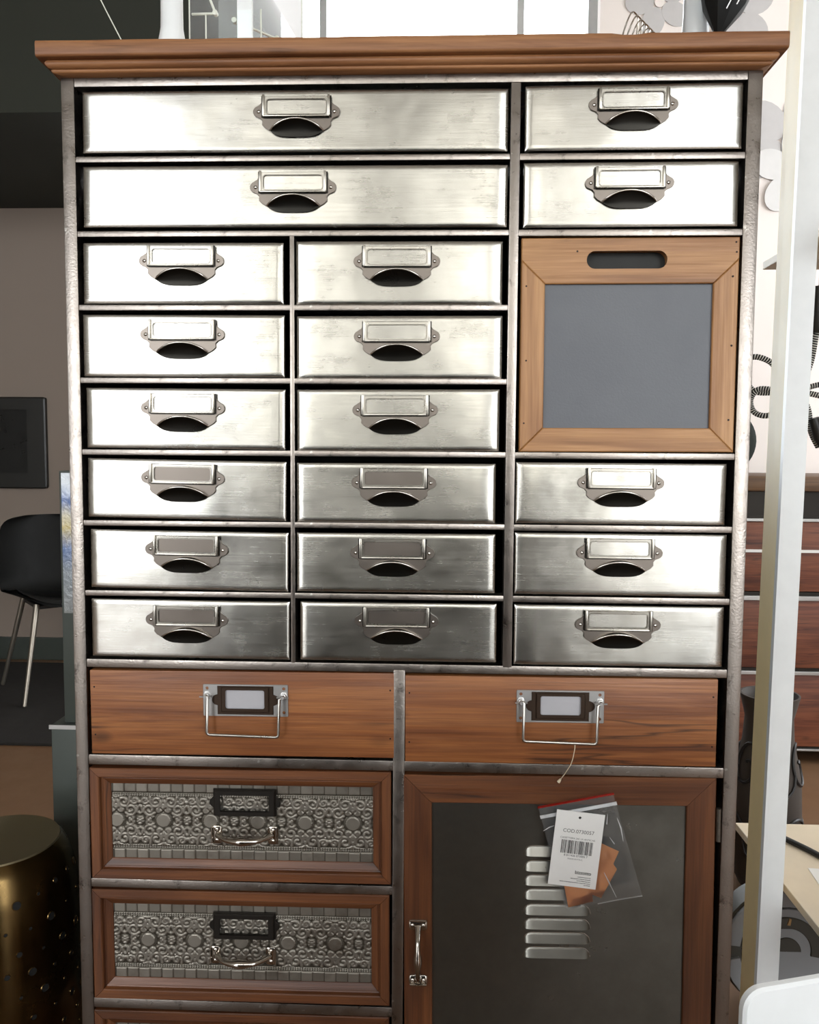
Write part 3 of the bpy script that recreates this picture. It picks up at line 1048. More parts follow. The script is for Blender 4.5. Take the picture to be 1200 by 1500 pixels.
def relief_cell(n=210, m=250, U=0.0655, HV=0.078):
    """height of the arabesque over one repeat (n samples across U, m samples over HV)"""
    x = (np.arange(n) / n - 0.5)
    z = (np.arange(m) / (m - 1) - 0.5) * HV / U
    X, Z = np.meshgrid(np.abs(x), np.abs(z))
    pts = []

    def spiral(cx, cz, r0, r1, a0, turns, k=40):
        for i in range(k):
            t = i / (k - 1)
            r = r0 + (r1 - r0) * t
            a = rad(a0) + turns * 2 * PI * t
            pts.append((cx + r * math.cos(a), cz + r * math.sin(a)))

    def line(ps, k=12):
        for (a, b) in zip(ps[:-1], ps[1:]):
            for i in range(k):
                t = i / k
                pts.append((a[0] + (b[0] - a[0]) * t, a[1] + (b[1] - a[1]) * t))

    spiral(0.30, 0.24, 0.13, 0.035, -100, 1.15)
    spiral(0.16, 0.43, 0.12, 0.03, -60, -1.1)
    spiral(0.39, 0.46, 0.085, 0.02, 200, 1.1)
    spiral(0.30, 0.04, 0.085, 0.02, 150, -0.9)
    spiral(0.10, 0.24, 0.05, 0.015, 200, 1.0)
    line([(0.20, 0.16), (0.24, 0.13), (0.30, 0.11)])
    line([(0.0, 0.27), (0.05, 0.34), (0.03, 0.42), (0.0, 0.47)])
    line([(0.0, 0.36), (0.09, 0.31), (0.12, 0.24)])
    line([(0.5, 0.16), (0.44, 0.20), (0.46, 0.30), (0.5, 0.34)])
    line([(0.5, 0.0), (0.45, 0.03)])
    line([(0.22, 0.31), (0.27, 0.40), (0.29, 0.54)])
    line([(0.0, 0.52), (0.06, 0.56), (0.12, 0.57)])
    P = np.array(pts)
    D = np.full(X.shape, 9.0)
    for (a, b) in P:
        D = np.minimum(D, np.hypot(X - a, Z - b))
    h = 0.9 * np.exp(-(D / 0.036) ** 4)
    for (a, b, ra, rb) in ((0.5, 0.42, 0.05, 0.05), (0.0, 0.30, 0.03, 0.05), (0.42, 0.33, 0.03, 0.02), (0.24, 0.24, 0.035, 0.035), (0.10, 0.50, 0.05, 0.03), (0.5, 0.07, 0.06, 0.03)):
        h = np.maximum(h, np.exp(-(((X - a) / ra) ** 2 + ((Z - b) / rb) ** 2) ** 2))
    R = np.hypot(X, Z)
    h = np.where(R < 0.185, 0.25, h)
    h = np.maximum(h, np.where(R < 0.148, 1.0, 0.0))
    return h


CELL = relief_cell()


def embossed_panel(W, H, phase):
    U, HV = 0.0695, 0.078
    nx, nz = int(W / 0.0007), int(H / 0.0007)
    xs = np.linspace(-W / 2, W / 2, nx)
    zs = np.linspace(-H / 2, H / 2, nz)
    X, Z = np.meshgrid(xs, zs)
    u = ((X - phase) / U + 0.5) % 1.0
    v = Z / HV + 0.5
    ci = np.clip((u * CELL.shape[1]).astype(int), 0, CELL.shape[1] - 1)
    vi = np.clip((v * (CELL.shape[0] - 1)).astype(int), 0, CELL.shape[0] - 1)
    h = CELL[vi, ci]
    e = np.abs(Z) - HV / 2
    # rope line then pillow tiles along top and bottom
    rope = (np.abs(np.abs(e) - 0.0012) < 0.0009) * (0.6 + 0.4 * np.sin(X / 0.0036 * 2 * PI))
    h = np.where(np.abs(e) < 0.0026, rope, h)
    tp = 0.0173
    tx = ((X / tp) % 1.0) - 0.5
    tl = np.clip((0.5 - np.abs(tx)) / 0.06, 0, 1) * np.clip((e - 0.0034) / 0.0012, 0, 1)
    odd = (np.floor(X / tp) % 2)
    h = np.where(e > 0.0026, tl * (0.75 + 0.25 * odd) + 0.0, h)
    y = -0.0019 * h
    verts = np.stack([X, y, Z], -1).reshape(-1, 3)
    idx = np.arange(nx * nz).reshape(nz, nx)
    faces = np.stack([idx[:-1, :-1], idx[:-1, 1:], idx[1:, 1:], idx[1:, :-1]], -1).reshape(-1, 4)
    me = bpy.data.meshes.new('embossed_panel')
    me.from_pydata(verts.tolist(), [], faces.tolist())
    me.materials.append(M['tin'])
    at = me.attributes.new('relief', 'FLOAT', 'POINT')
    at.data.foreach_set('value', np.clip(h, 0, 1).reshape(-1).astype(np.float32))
    me.polygons.foreach_set('use_smooth', [True] * len(me.polygons))
    me.update()
    return me


EPROF = [(0.0, 0.0012), (0.0012, 0.0), (0.0125, 0.0), (0.0140, 0.0014), (0.0150, 0.0070), (0.0165, 0.0078), (0.0175, 0.0072), (0.0255, 0.0105), (0.0268, 0.0118), (0.0268, 0.02), (0.0, 0.02)]


def small_label_frame():
    mm = 0.001
    W2, H2 = 46, 20
    pts = [(W2, H2), (W2, 9)] + arc(W2 - 1, 0, 7, 65, -65, 6) + [(W2, -9), (W2, -H2)]
    o = [(x * mm, z * mm) for x, z in pts[::-1]] + [(-x * mm, z * mm) for x, z in pts]
    fi = [(-37 * mm, -13.5 * mm), (37 * mm, -13.5 * mm), (37 * mm, 13.5 * mm), (-37 * mm, 13.5 * mm)]
    f = MB().prism(o, -0.004, 0, [fi], 0.001)
    f.prism([(-44 * mm, -19 * mm), (44 * mm, -19 * mm), (44 * mm, 19 * mm), (-44 * mm, 19 * mm)], -0.0075, -0.004, [fi], 0.0012)
    return f.mesh('label_frame', 'black_iron', 35)


SLF = small_label_frame()
for k, (cx, cz, w, h, tilt, ph, lx, lz, bx, bz) in enumerate((
        (-0.2326, 0.5674, 0.4371, 0.1655, 0.40, -0.1855, -0.2268, 0.5985, -0.2280, 0.5495),
        (-0.2335, 0.3850, 0.4359, 0.1666, 0.39, -0.1408, -0.2290, 0.4125, -0.2319, 0.3665),
        (-0.2330, 0.2005, 0.4365, 0.1660, 0.45, -0.16, -0.2290, 0.228, -0.2319, 0.182))):
    d = part('embossed_drawer', MB().box(-w / 2 + .006, w / 2 - .006, 0.021, DEPTH - .05, -h / 2 + .005, h / 2 - .008).mesh('embossed_drawer', 'dark'), CAB,
             (cx, -0.001, cz), (0, rad(-tilt), 0), 'drawer with an embossed tin panel in a moulded wood frame')
    mitre_rails(d, w, h, EPROF, 'rwood_h', 'rwood_v')
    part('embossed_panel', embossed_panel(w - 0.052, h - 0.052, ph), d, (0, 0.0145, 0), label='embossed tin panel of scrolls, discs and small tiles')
    part('label_frame', SLF, d, (lx - cx, 0.0125, lz - cz), label='black iron label frame')
    part('bow_handle', BOW, d, (bx - cx, 0.0125, bz - cz), label='tarnished chrome bow handle')


# ---- the louvred door
def door():
    W, H = 0.4399, 0.531
    cx, cz = 0.2257, 0.6510 - H / 2
    d = part('locker_door', MB().box(-W / 2 + .034, W / 2 - .034, 0.005, 0.009, -H / 2 + .034, H / 2 - .034).mesh('locker_door', 'door'), CAB, (cx, -0.0005, cz), (0, rad(-0.6), 0),
             'dark sheet steel door with louvres in a reddish wood frame')
    prof = [(0.0, 0.0012), (0.0012, 0.0), (0.0395, 0.0), (0.0405, 0.001), (0.0405, 0.018), (0.0, 0.018)]
    mitre_rails(d, W, H, prof, 'rwood_h', 'rwood_v')
    # louvre: pressed hood, open below, quarter-round ends
    L, hh, pr = 0.0965, 0.0140, 0.0068
    e = 0.0135

    def fn(u, v):
        x = -L / 2 + L * u
        s = max(0.0, (abs(x) - (L / 2 - e)) / e)
        k = math.sqrt(max(0, 1 - s * s))
        top = hh * k
        z = top * (1 - v)
        return (x, 0.0046 - pr * k * (0.10 + 0.90 * v) * min(1, v * 8), z)

    mb = MB().grid(fn, 48, 8)
    mb.cur = 1
    mb.tube([fn(i / 36, 0.03) for i in range(37)], 0.0006, 6)
    lv = mb.mesh('louver', ['louver', 'rim'], 35)
    zs = [0.548, 0.5259, 0.5048, 0.4841, 0.4614, 0.4401, 0.4192, 0.3973]
    for z in zs:
        part('louver', lv, d, (0.2253 - cx, 0.0008, z - 0.0135 - cz), label='bright pressed louvre')
    part('bow_handle', BOW, d, (0.0261 - cx, 0.0, 0.3885 - cz), (0, PI / 2, 0), label='tarnished chrome bow handle')
    hg = MB()
    for i in range(5):
        hg.lathe([(0.0001, 0), (0.0034, 0), (0.0034, 0.0092), (0.0001, 0.0092)], 10, (0, 0, i * 0.0096 - 0.024))
    part('hinge', hg.mesh('hinge', 'hinge', 40), d, (W / 2 + 0.0035, -0.001, 0.585 - cz))


door()


# ------------------------------------------------------------------ zip bag, its contents and the price tag
def quad_bilinear(q, u, v):
    a = Vector(q[0]).lerp(Vector(q[1]), u)
    b = Vector(q[3]).lerp(Vector(q[2]), u)
    return a.lerp(b, v)


def bag_stuff():
    q = [(0.1928, 0.6134), (0.2958, 0.6356), (0.3403, 0.4885), (0.2339, 0.4654)]

    def sheet(y, seed, amp):
        def fn(u, v):
            p = quad_bilinear(q, u, v)
            e = min(u, 1 - u, 1 - v, v) * 8
            b = min(1, e) * 0.004
            n_ = noise.noise(Vector((u * 6 + v * 3 + seed, v * 5, seed)))
            n2 = noise.noise(Vector((u * 14 - v * 9 + seed, v * 3, seed)))
            return (p[0], y + amp * (0.003 * n_ + 0.0012 * n2) * min(1, e) + (b if seed > 5 else -b), p[1])
        return fn

    m = MB().grid(sheet(-0.0180, 1.3, 0.9), 60, 70).mesh('plastic', 'bag', 180)
    bag = thing('zip_bag', 'clear zip-lock plastic bag with red strip hanging over the steel door', 'bag', mesh=m)
    part('rear_sheet', MB().grid(sheet(-0.0135, 7.7, 0.3), 16, 20).mesh('plastic', 'bag', 180), bag)

    def strip(v0, v1, y, nm, mat):
        pts = [quad_bilinear(q, u, v) for u, v in ((-.01, v1), (1.01, v1), (1.01, v0), (-.01, v0))]
        part(nm, MB().prism([(p[0], p[1]) for p in pts], y, y + 0.0012).mesh(nm, mat), bag, label=None)

    strip(-0.012, 0.006, -0.0195, 'red_strip', 'bag_red')
    strip(0.075, 0.105, -0.0197, 'zip_ridge', 'bag_seal')
    a, b = quad_bilinear(q, 0.42, 1.0), quad_bilinear(q, 1.0, 1.0)
    part('bottom_seal', MB().tube([(a[0], -0.016, a[1]), ((a[0] + b[0]) / 2, -0.0165, (a[1] + b[1]) / 2 + 0.001), (b[0], -0.016, b[1])], 0.0008, 6).mesh('bottom_seal', 'bag_seal'), bag)
    # white glints along the creases, painted in as milky tubes
    for cr in (((0.2882, 0.6076), (0.2876, 0.5929)), ((0.3015, 0.6021), (0.3070, 0.5880), (0.3108, 0.5690)), ((0.2918, 0.5744), (0.2987, 0.5648)),
               ((0.2855, 0.5230), (0.2925, 0.5094), (0.3034, 0.4879)), ((0.2001, 0.5809), (0.2080, 0.5862), (0.2150, 0.5891))):
        n_ = len(cr)
        part('crease_glint', MB().tube([(x, -0.0205, z) for x, z in cr], [0.0003] + [0.0009] * (n_ - 2) + [0.0008 if n_ == 2 else 0.0003], 6).mesh('crease_glint', 'bag_seal', 60), bag)
    # felt pads inside
    A = [(0.2249, 0.5301), (0.2377, 0.4690), (0.2719, 0.4785), (0.2649, 0.5342)]
    B = [(0.2795, 0.5633), (0.3064, 0.5512), (0.2990, 0.5330), (0.3045, 0.5255), (0.2833, 0.4829), (0.2544, 0.4940)]
    c0 = (0.2485, 0.5025)
    thing('felt_pad', 'tan square felt pad at the bottom of the bag, below the white tag', 'pad', (c0[0], -0.0166, c0[1]), group=None,
          mesh=MB().prism([(x - c0[0], z - c0[1]) for x, z in A], 0, 0.0012).mesh('felt_pad', 'cork'))
    c1 = (0.2830, 0.5230)
    thing('felt_pad', 'tan notched felt pad in the bag, right of the white tag', 'pad', (c1[0], -0.0150, c1[1]),
          mesh=MB().prism([(x - c1[0], z - c1[1]) for x, z in B[::-1]], 0, 0.0012).mesh('felt_pad', 'cork'))
    # price tag
    T = [(0.2095, 0.5089), (0.2755, 0.4998), (0.2814, 0.6095), (0.2151, 0.6138)]
    ang = math.atan2(T[1][1] - T[0][1] + T[2][1] - T[3][1], T[1][0] - T[0][0] + T[2][0] - T[3][0])
    cx = sum(p[0] for p in T) / 4
    cz = sum(p[1] for p in T) / 4
    W, H = 0.0665, 0.1075
    hole = circle(-0.0005, H / 2 - 0.008, 0.0020, 10)
    tag = thing('price_tag', 'white card price tag with barcode in front of the plastic bag', 'tag', (cx, -0.0262, cz),
                mesh=MB().prism([(-W / 2, -H / 2), (W / 2, -H / 2), (W / 2, H / 2), (-W / 2, H / 2)], 0, 0.0008, [hole]).mesh('price_tag', 'tagcard'))
    tag.rotation_euler = (0, -ang, 0)

    def text(s_, size, x, z, mat, align='CENTER', bold=0.0, nm='printed_line'):
        cu = bpy.data.curves.new('text', 'FONT')
        cu.body = s_
        cu.size = 1.0
        cu.align_x = align
        cu.offset = bold / size
        tmp = bpy.data.objects.new('text', cu)
        C.objects.link(tmp)
        dg = bpy.context.evaluated_depsgraph_get()
        me = bpy.data.meshes.new_from_object(tmp.evaluated_get(dg))
        bpy.data.objects.remove(tmp)
        me.materials.clear()
        me.materials.append(M[mat])
        me.transform(Matrix.Rotation(PI / 2, 4, 'X') @ Matrix.Scale(size, 4))
        part(nm, me, tag, (x, -0.00015, z))

    text('COD.0730057', 0.0072, 0.0, 0.0235, 'ink')
    text('CASSETTIERA 24C.1A ANTIC.NS', 0.0034, 0.0, 0.0145, 'ink')
    bars = MB()
    rr = random.Random(9)
    x = -0.0215
    while x < 0.0215:
        w_ = rr.choice((0.0003, 0.0005, 0.0008, 0.0012))
        bars.box(x, x + w_, -0.00015, 0, -0.0065, 0.0125)
        x += w_ + rr.choice((0.0004, 0.0006, 0.0009))
    part('barcode', bars.mesh('barcode', 'black_ink'), tag)
    text('8 011436 073005 7', 0.0042, 0.0, -0.0105, 'black_ink')
    text('MADE IN P.R.C.', 0.0032, 0.0, -0.0150, 'ink')
    text('bizzotto', 0.0068, 0.0245, -0.0345, 'black_ink', 'RIGHT', 0.00012, 'printed_logo')
    for wl_, z in ((0.018, -0.0388), (0.028, -0.0416), (0.019, -0.0444), (0.042, -0.0472), (0.008, -0.0498)):   # print too small to read
        ln = MB()
        x = 0.0245
        while x > 0.0245 - wl_:
            w_ = rr.choice((0.0006, 0.0009, 0.0013))
            ln.box(x - w_, x, -0.00015, 0, z - rr.choice((0.0004, 0.0006)), z + rr.choice((0.0004, 0.0006)))
            x -= w_ + 0.0004
        part('printed_line', ln.mesh('printed_line', 'ink'), tag)
    # nylon fastener hanging from the bail handle
    p = smooth_path([(0.2420, -0.0165, 0.7030), (0.2412, -0.0178, 0.6960), (0.2377, -0.0172, 0.6784), (0.2306, -0.0120, 0.6618), (0.2240, -0.0060, 0.6490)], 6)
    f = thing('tag_fastener', 'thin nylon thread with a bead hanging from the right bail handle', 'thread', mesh=MB().tube(p, 0.0006, 6).mesh('thread', 'nylon', 180))
    part('bead', MB().lathe([(0.0001, 0.003), (0.0012, 0.002), (0.002, 0), (0.0026, -0.004), (0.0001, -0.005)], 8).mesh('bead', 'nylon', 60), f, (0.2240, -0.0045, 0.648), (0, 0.6, 0))


bag_stuff()


# ------------------------------------------------------------------ things standing on the cabinet
TOPZ = 1.648


def top_things():
    # white lamp foot / candle column
    x, y = -0.3133, -0.008
    prof = [(0.0001, 0), (0.0185, 0), (0.0185, 0.003), (0.0165, 0.012), (0.0148, 0.022), (0.0146, 0.04), (0.0138, 0.2), (0.0155, 0.205), (0.0155, 0.215), (0.0001, 0.215)]
    lp = thing('white_column', 'white round column with flared foot on the cabinet top, left end', 'candlestick', (x, y, TOPZ))
    part('shaft', MB().lathe(prof, 24).mesh('shaft', 'white', 40), lp)
    part('cup', MB().lathe([(0.0001, 0.215), (0.02, 0.215), (0.024, 0.235), (0.021, 0.235), (0.018, 0.222), (0.0001, 0.222)], 24).mesh('cup', 'white', 40), lp)
    # clear acrylic display stand with white rod
    st = thing('acrylic_stand', 'clear acrylic display stand with white upright beside the white column', 'display stand', (-0.245, 0.03, TOPZ))

    def sheet(x0, x1, y0, y1, h, nm='acrylic_panel'):
        v = [(x0, y0, 0.0), (x1, y1, 0.0), (x1, y1, h), (x0, y0, h)]
        part(nm, MB().add(v, [(0, 1, 2, 3)]).mesh(nm, 'acrylic'), st)
        part('panel_edge', MB().tube([v[0], v[3]], 0.0011, 6).mesh('panel_edge', 'acrylic_edge'), st)
        part('panel_edge', MB().tube([v[1], v[2]], 0.0011, 6).mesh('panel_edge', 'acrylic_edge'), st)
        part('panel_edge', MB().tube([(x0, y0, 0.001), (x1, y1, 0.001)], 0.0010, 6).mesh('panel_edge', 'acrylic_edge'), st)

    sheet(-0.055, 0.080, -0.004, 0.12, 0.24)
    sheet(-0.027, 0.050, -0.022, -0.030, 0.050)
    part('white_upright', MB().box(0.0165, 0.037, -0.026, -0.018, 0.0, 0.25, 0.0012).mesh('white_upright', 'white', 40), st, label='white flat upright')
    for a, b in (((-0.052, 0.0, 0.060), (-0.014, -0.02, 0.050)), ((-0.014, -0.02, 0.050), (-0.028, -0.02, 0.085)), ((0.012, -0.02, 0.040), (0.060, 0.03, 0.040))):
        mbr = MB().tube([a, b], 0.0018, 8)
        part('acrylic_rod', mbr.mesh('acrylic_rod', 'acrylic_edge', 60), st)
    for p_ in ((-0.014, -0.021, 0.050), (0.012, -0.021, 0.040), (0.060, 0.029, 0.040)):
        part('cap', MB().lathe([(0.0001, -0.004), (0.0036, -0.003), (0.0036, 0.003), (0.0001, 0.004)], 10, p_, 'y').mesh('cap', 'acrylic_edge', 40), st)
    # slim glass with white ball foot at the far left
    sl = thing('glass_stem', 'thin slanted clear stem with a white ball foot, leftmost on the cabinet top', 'ornament', (-0.384, 0.005, TOPZ))
    part('stem', MB().tube([(0, 0, 0.008), (-0.022, 0.0, 0.05), (-0.045, 0.0, 0.095)], 0.0008, 6).mesh('stem', 'acrylic_edge'), sl)
    part('foot', MB().lathe([(0.0001, 0), (0.0034, 0), (0.0042, 0.003), (0.0034, 0.008), (0.0001, 0.0095)], 12).mesh('foot', 'white', 60), sl)
    part('base_plate', MB().prism([(0, 0.0), (0.02, 0.0), (0.02, 0.002), (0, 0.0028)], -0.012, 0.012).mesh('base_plate', 'acrylic_edge'), sl)
    # bundle of bent wire loops
    wl = thing('wire_holder', 'small bent wire holder of parallel loops on the cabinet top', 'wire holder', (0.296, 0.012, TOPZ))
    for i in range(6):
        o = i * 0.0062
        h = 0.046 - 0.0032 * i
        pts = smooth_path([(o - 0.010, 0.004 * i, 0.001), (o - 0.004, 0.004 * i, h * 0.55), (o + 0.004, 0.004 * i, h * 0.96), (o + 0.011, 0.004 * i + .004, h * 0.98), (o + 0.015, 0.004 * i + .008, h * 0.8), (o + 0.012, 0.004 * i + .01, 0.001)], 5)
        part('wire_loop', MB().tube(pts, 0.0011, 6).mesh('wire_loop', 'chrome', 60), wl)
    part('wire_foot', MB().tube([(-0.012, 0.0, 0.0011), (0.04, 0.022, 0.0011), (0.052, 0.03, 0.012)], 0.0011, 6).mesh('wire_foot', 'chrome'), wl)
    # frosted vase
    vs = thing('frosted_vase', 'milky glass vase on the cabinet top beside the black pointed ornament', 'vase', (0.392, 0.035, TOPZ))
    part('vessel', MB().lathe([(0.0001, 0), (0.018, 0), (0.0195, 0.004), (0.017, 0.05), (0.0165, 0.16), (0.02, 0.2), (0.0185, 0.2), (0.015, 0.16), (0.0155, 0.05), (0.017, 0.006), (0.0001, 0.004)], 24).mesh('vessel', 'frosted', 60), vs)
    # black pointed ornament
    pn = thing('black_ornament', 'glossy black pointed ornament standing on its tip at the right end', 'ornament', (0.408, -0.008, TOPZ))
    m = MB()
    prof = [(0.0001, 0.0), (0.004, 0.004), (0.027, 0.04), (0.033, 0.058), (0.03, 0.085), (0.012, 0.12), (0.0001, 0.125)]
    m.lathe(prof, 8)
    part('body', m.mesh('body', 'black_leather', 25), pn, rot=(0, 0.18, 0.2))
    for k in (0, 1):
        part('silver_line', MB().tube([(0.004 + 0.012 * k, -0.020 - 0.002 * k, 0.028 + 0.004 * k), (0.014 + 0.012 * k, -0.028, 0.048 + .004 * k)], 0.0008, 5).mesh('silver_line', 'silver'), pn)


top_things()


# ------------------------------------------------------------------ wall decals
def flower(name_label, x, z, r, mat, petals, rot, y=2.297, hole=0.0, mat2=None):
    t = thing('flower_decal', name_label, 'wall decal', (x, y, z))
    for k in range(petals):
        a = rot + 2 * PI * k / petals
        cx, cz = 0.62 * r * math.cos(a), 0.62 * r * math.sin(a)
        pts = []
        for j in range(20):
            b = 2 * PI * j / 20
            px, pz = 0.46 * r * math.cos(b), 0.36 * r * math.sin(b)
            pts.append((cx + px * math.cos(a) - pz * math.sin(a), cz + px * math.sin(a) + pz * math.cos(a)))
        part('petal', MB().prism(pts, -0.0004 * (k + 1), 0.0025).mesh('petal', mat), t)
    part('flower_centre', MB().prism(circle(0, 0, 0.16 * r, 16), -0.0035, 0.0025).mesh('flower_centre', mat2 or mat), t)
    return t


flower('grey flower wall print above the wire holder, with pale centre', 0.90, 2.90, 0.125, 'decal_dark', 5, 1.9, mat2='wall_pale')
flower('grey flower wall print behind the right end of the cabinet top', 1.20, 2.86, 0.15, 'decal_dark', 5, 0.5)
flower('large grey flower wall print right of the cabinet', 1.43, 2.36, 0.20, 'decal_dark', 5, 1.2)
flower('pale flower wall print overlapping the large grey one', 1.46, 2.24, 0.165, 'decal_light', 5, 1.6, y=2.292)


# ------------------------------------------------------------------ left: stool, chair, rug, picture, locker
def left_things():
    st = thing('perforated_stool', 'dark brass drum stool with perforated sides, bottom left', 'stool', (-0.712, 0.215, 0))
    prof = [(0.104, 0.0), (0.112, 0.006), (0.125, 0.05), (0.1345, 0.14), (0.137, 0.21), (0.1345, 0.29), (0.127, 0.36), (0.116, 0.405), (0.105, 0.4235), (0.1005, 0.4275)]
    part('drum', MB().lathe(prof, 64).mesh('drum', 'brass', 60), st)
    part('seat_top', MB().lathe([(0.0001, 0.4285), (0.094, 0.4285), (0.0995, 0.430), (0.101, 0.4275)], 64).mesh('seat_top', 'brass_top', 50), st)
    part('foot_ring', MB().lathe([(0.09, 0.0), (0.104, 0.0), (0.106, 0.004), (0.09, 0.004)], 48).mesh('foot_ring', 'brass', 50), st)

    def pm(r):
        mb = MB()
        mb.lathe([(r * 0.96, -0.0002), (r * 1.0, -0.0010), (r * 1.08, -0.0010), (r * 1.2, 0.0006)], 14, axis='y')
        mb.cur = 1
        mb.lathe([(0.00005, -0.0004), (r * 0.98, -0.0004)], 14, axis='y')
        return mb.mesh('perforation', ['brass', 'hole'], 60)

    big, mid, small = pm(0.0066), pm(0.0046), pm(0.0028)

    def radius(z):
        for (r0, z0), (r1, z1) in zip(prof[:-1], prof[1:]):
            if z0 <= z <= z1:
                return r0 + (r1 - r0) * (z - z0) / (z1 - z0), math.atan2(r0 - r1, z1 - z0)
        return 0.13, 0
    nrow = 0
    for j in range(9):
        for i in range(22):
            a = 2 * PI * (i + 0.5 * (j % 2)) / 22
            z = 0.045 + j * 0.041
            me = big if (i + j) % 3 == 0 else (mid if (i + 2 * j) % 3 == 1 else small)
            z += 0.008 * math.sin(3 * a + j)
            r, tl = radius(z)
            if -1.0 * math.sin(a) < -0.35:
                continue
            p = part('perforation', me, st, (r * math.cos(a), r * math.sin(a), z))
            p.rotation_euler = Matrix.Rotation(a + PI / 2, 3, 'Z').to_4x4().to_euler()
            m3 = Matrix.Rotation(a + PI / 2, 3, 'Z') @ Matrix.Rotation(-tl, 3, 'X')
            p.rotation_euler = m3.to_euler()

    # rug
    thing('rug', 'black rug on the floor under the black chair', 'rug', (-2.3, 2.36, 0), mesh=MB().box(-1.0, 1.2, -0.555, 0.6, 0, 0.012, 0.004).mesh('rug', 'rug'))
    # black shell chair
    ch = thing('shell_chair', 'black moulded shell chair with metal legs on the black rug', 'chair', (-1.69, 2.518, 0.0145), rad(40))
    prof = smooth_path([(0, -0.235, 0.425), (0, -0.20, 0.45), (0, -0.05, 0.425), (0, 0.12, 0.42), (0, 0.19, 0.47), (0, 0.225, 0.60), (0, 0.255, 0.74), (0, 0.262, 0.785)], 5)

    def shell(u, v):
        k = min(int(v * (len(prof) - 1)), len(prof) - 2)
        t = v * (len(prof) - 1) - k
        p = prof[k].lerp(prof[k + 1], t)
        x = -1 + 2 * u
        wdt = 0.225
        if v > 0.72:
            wdt *= math.sqrt(max(0.0, 1 - ((v - 0.72) / 0.285) ** 2 * 0.72))
        if v < 0.1:
            wdt *= 0.86 + 1.4 * v
        c = abs(x) ** 2.4
        up = (1 - min(1, max(0, (v - 0.35) / 0.3))) * 0.055 * c
        fw = min(1, max(0, (v - 0.35) / 0.3)) * -0.085 * c
        return (x * wdt, p[1] + fw, p[2] + up)

    m = MB().grid(shell, 22, 30)
    m.grid(lambda u, v: tuple(Vector(shell(u, v)) + Vector((0, 0.012 * min(1, max(0, (v - 0.3) / 0.3)), -0.012 * (1 - min(1, max(0, (v - 0.3) / 0.3)))))), 22, 30)
    part('shell', m.mesh('shell', 'black_leather', 60), ch)
    for sx in (-1, 1):
        for sy in (-1, 1):
            part('leg', MB().tube([(sx * 0.13, sy * 0.12, 0.418), (sx * 0.21, sy * 0.21, 0.0)], [0.0135, 0.009], 10).mesh('leg', 'legs', 60), ch)
    part('under_frame', MB().box(-0.13, 0.13, -0.12, 0.12, 0.395, 0.412, 0.004).mesh('under_frame', 'black_plastic'), ch)
    # picture on the rear wall
    pc = thing('picture', 'black framed dark picture on the taupe wall above the chair', 'picture', (-2.33, ROOM_Y1, 1.144))
    W, H = 0.665, 0.472
    part('frame', MB().prism(rrect(-W / 2, W / 2, -H / 2, H / 2, 0.01, 2), -0.028, 0, [[(-W / 2 + .09, -H / 2 + .075), (W / 2 - .09, -H / 2 + .075), (W / 2 - .09, H / 2 - .06), (-W / 2 + .09, H / 2 - .06)]], 0.006).mesh('frame', 'pic'), pc)
    part('print', MB().box(-W / 2 + .08, W / 2 - .08, -0.008, -0.001, -H / 2 + .06, H / 2 - .05).mesh('print', 'pic_in'), pc)
    # grey steel unit behind the cabinet
    lk = thing('grey_locker', 'grey painted steel unit showing past the left side of the cabinet', 'cabinet', (-0.46, 0.455, 0))
    part('base_unit', MB().box(-0.265, 0.2, -0.012, 0.30, 0.0, 0.557, 0.003).mesh('base_unit', 'grey_paint', 40), lk)
    part('upper_unit', MB().box(-0.243, 0.2, 0, 0.30, 0.5575, 1.066, 0.003).mesh('upper_unit', 'grey_paint', 40), lk)
    part('glass_front', MB().box(-0.237, 0.19, -0.004, 0.0, 0.0, 0.28, 0.001).mesh('glass_front', 'hammered'), lk, (0, 0, 0.782), label='hammered glossy front with painted-on blue and ochre reflections')
    part('top_edge', MB().box(-0.268, 0.2, -0.015, -0.012, 0.549, 0.5575).mesh('top_edge', 'silver'), lk)


left_things()


# ------------------------------------------------------------------ right: post, shelves, chest, lamp, vase, disc, chair
def added_counter():  # unseen, added to shade the lower cabinet and darken the steel's reflections
    ct = thing('added_counter', 'made-up dark counter behind the photographer, added to block light', 'counter', (-0.15, -2.0, 0))
    part('counter_body', MB().box(-0.74, 0.74, -0.28, 0.28, 0.06, 1.05, 0.004).mesh('counter_body', 'counter', 40), ct)
    part('worktop', MB().box(-0.78, 0.78, -0.32, 0.32, 1.05, 1.09, 0.006).mesh('worktop', 'counter', 40), ct)
    part('plinth', MB().box(-0.7, 0.7, -0.25, 0.25, 0, 0.06).mesh('plinth', 'dark'), ct)


added_counter()


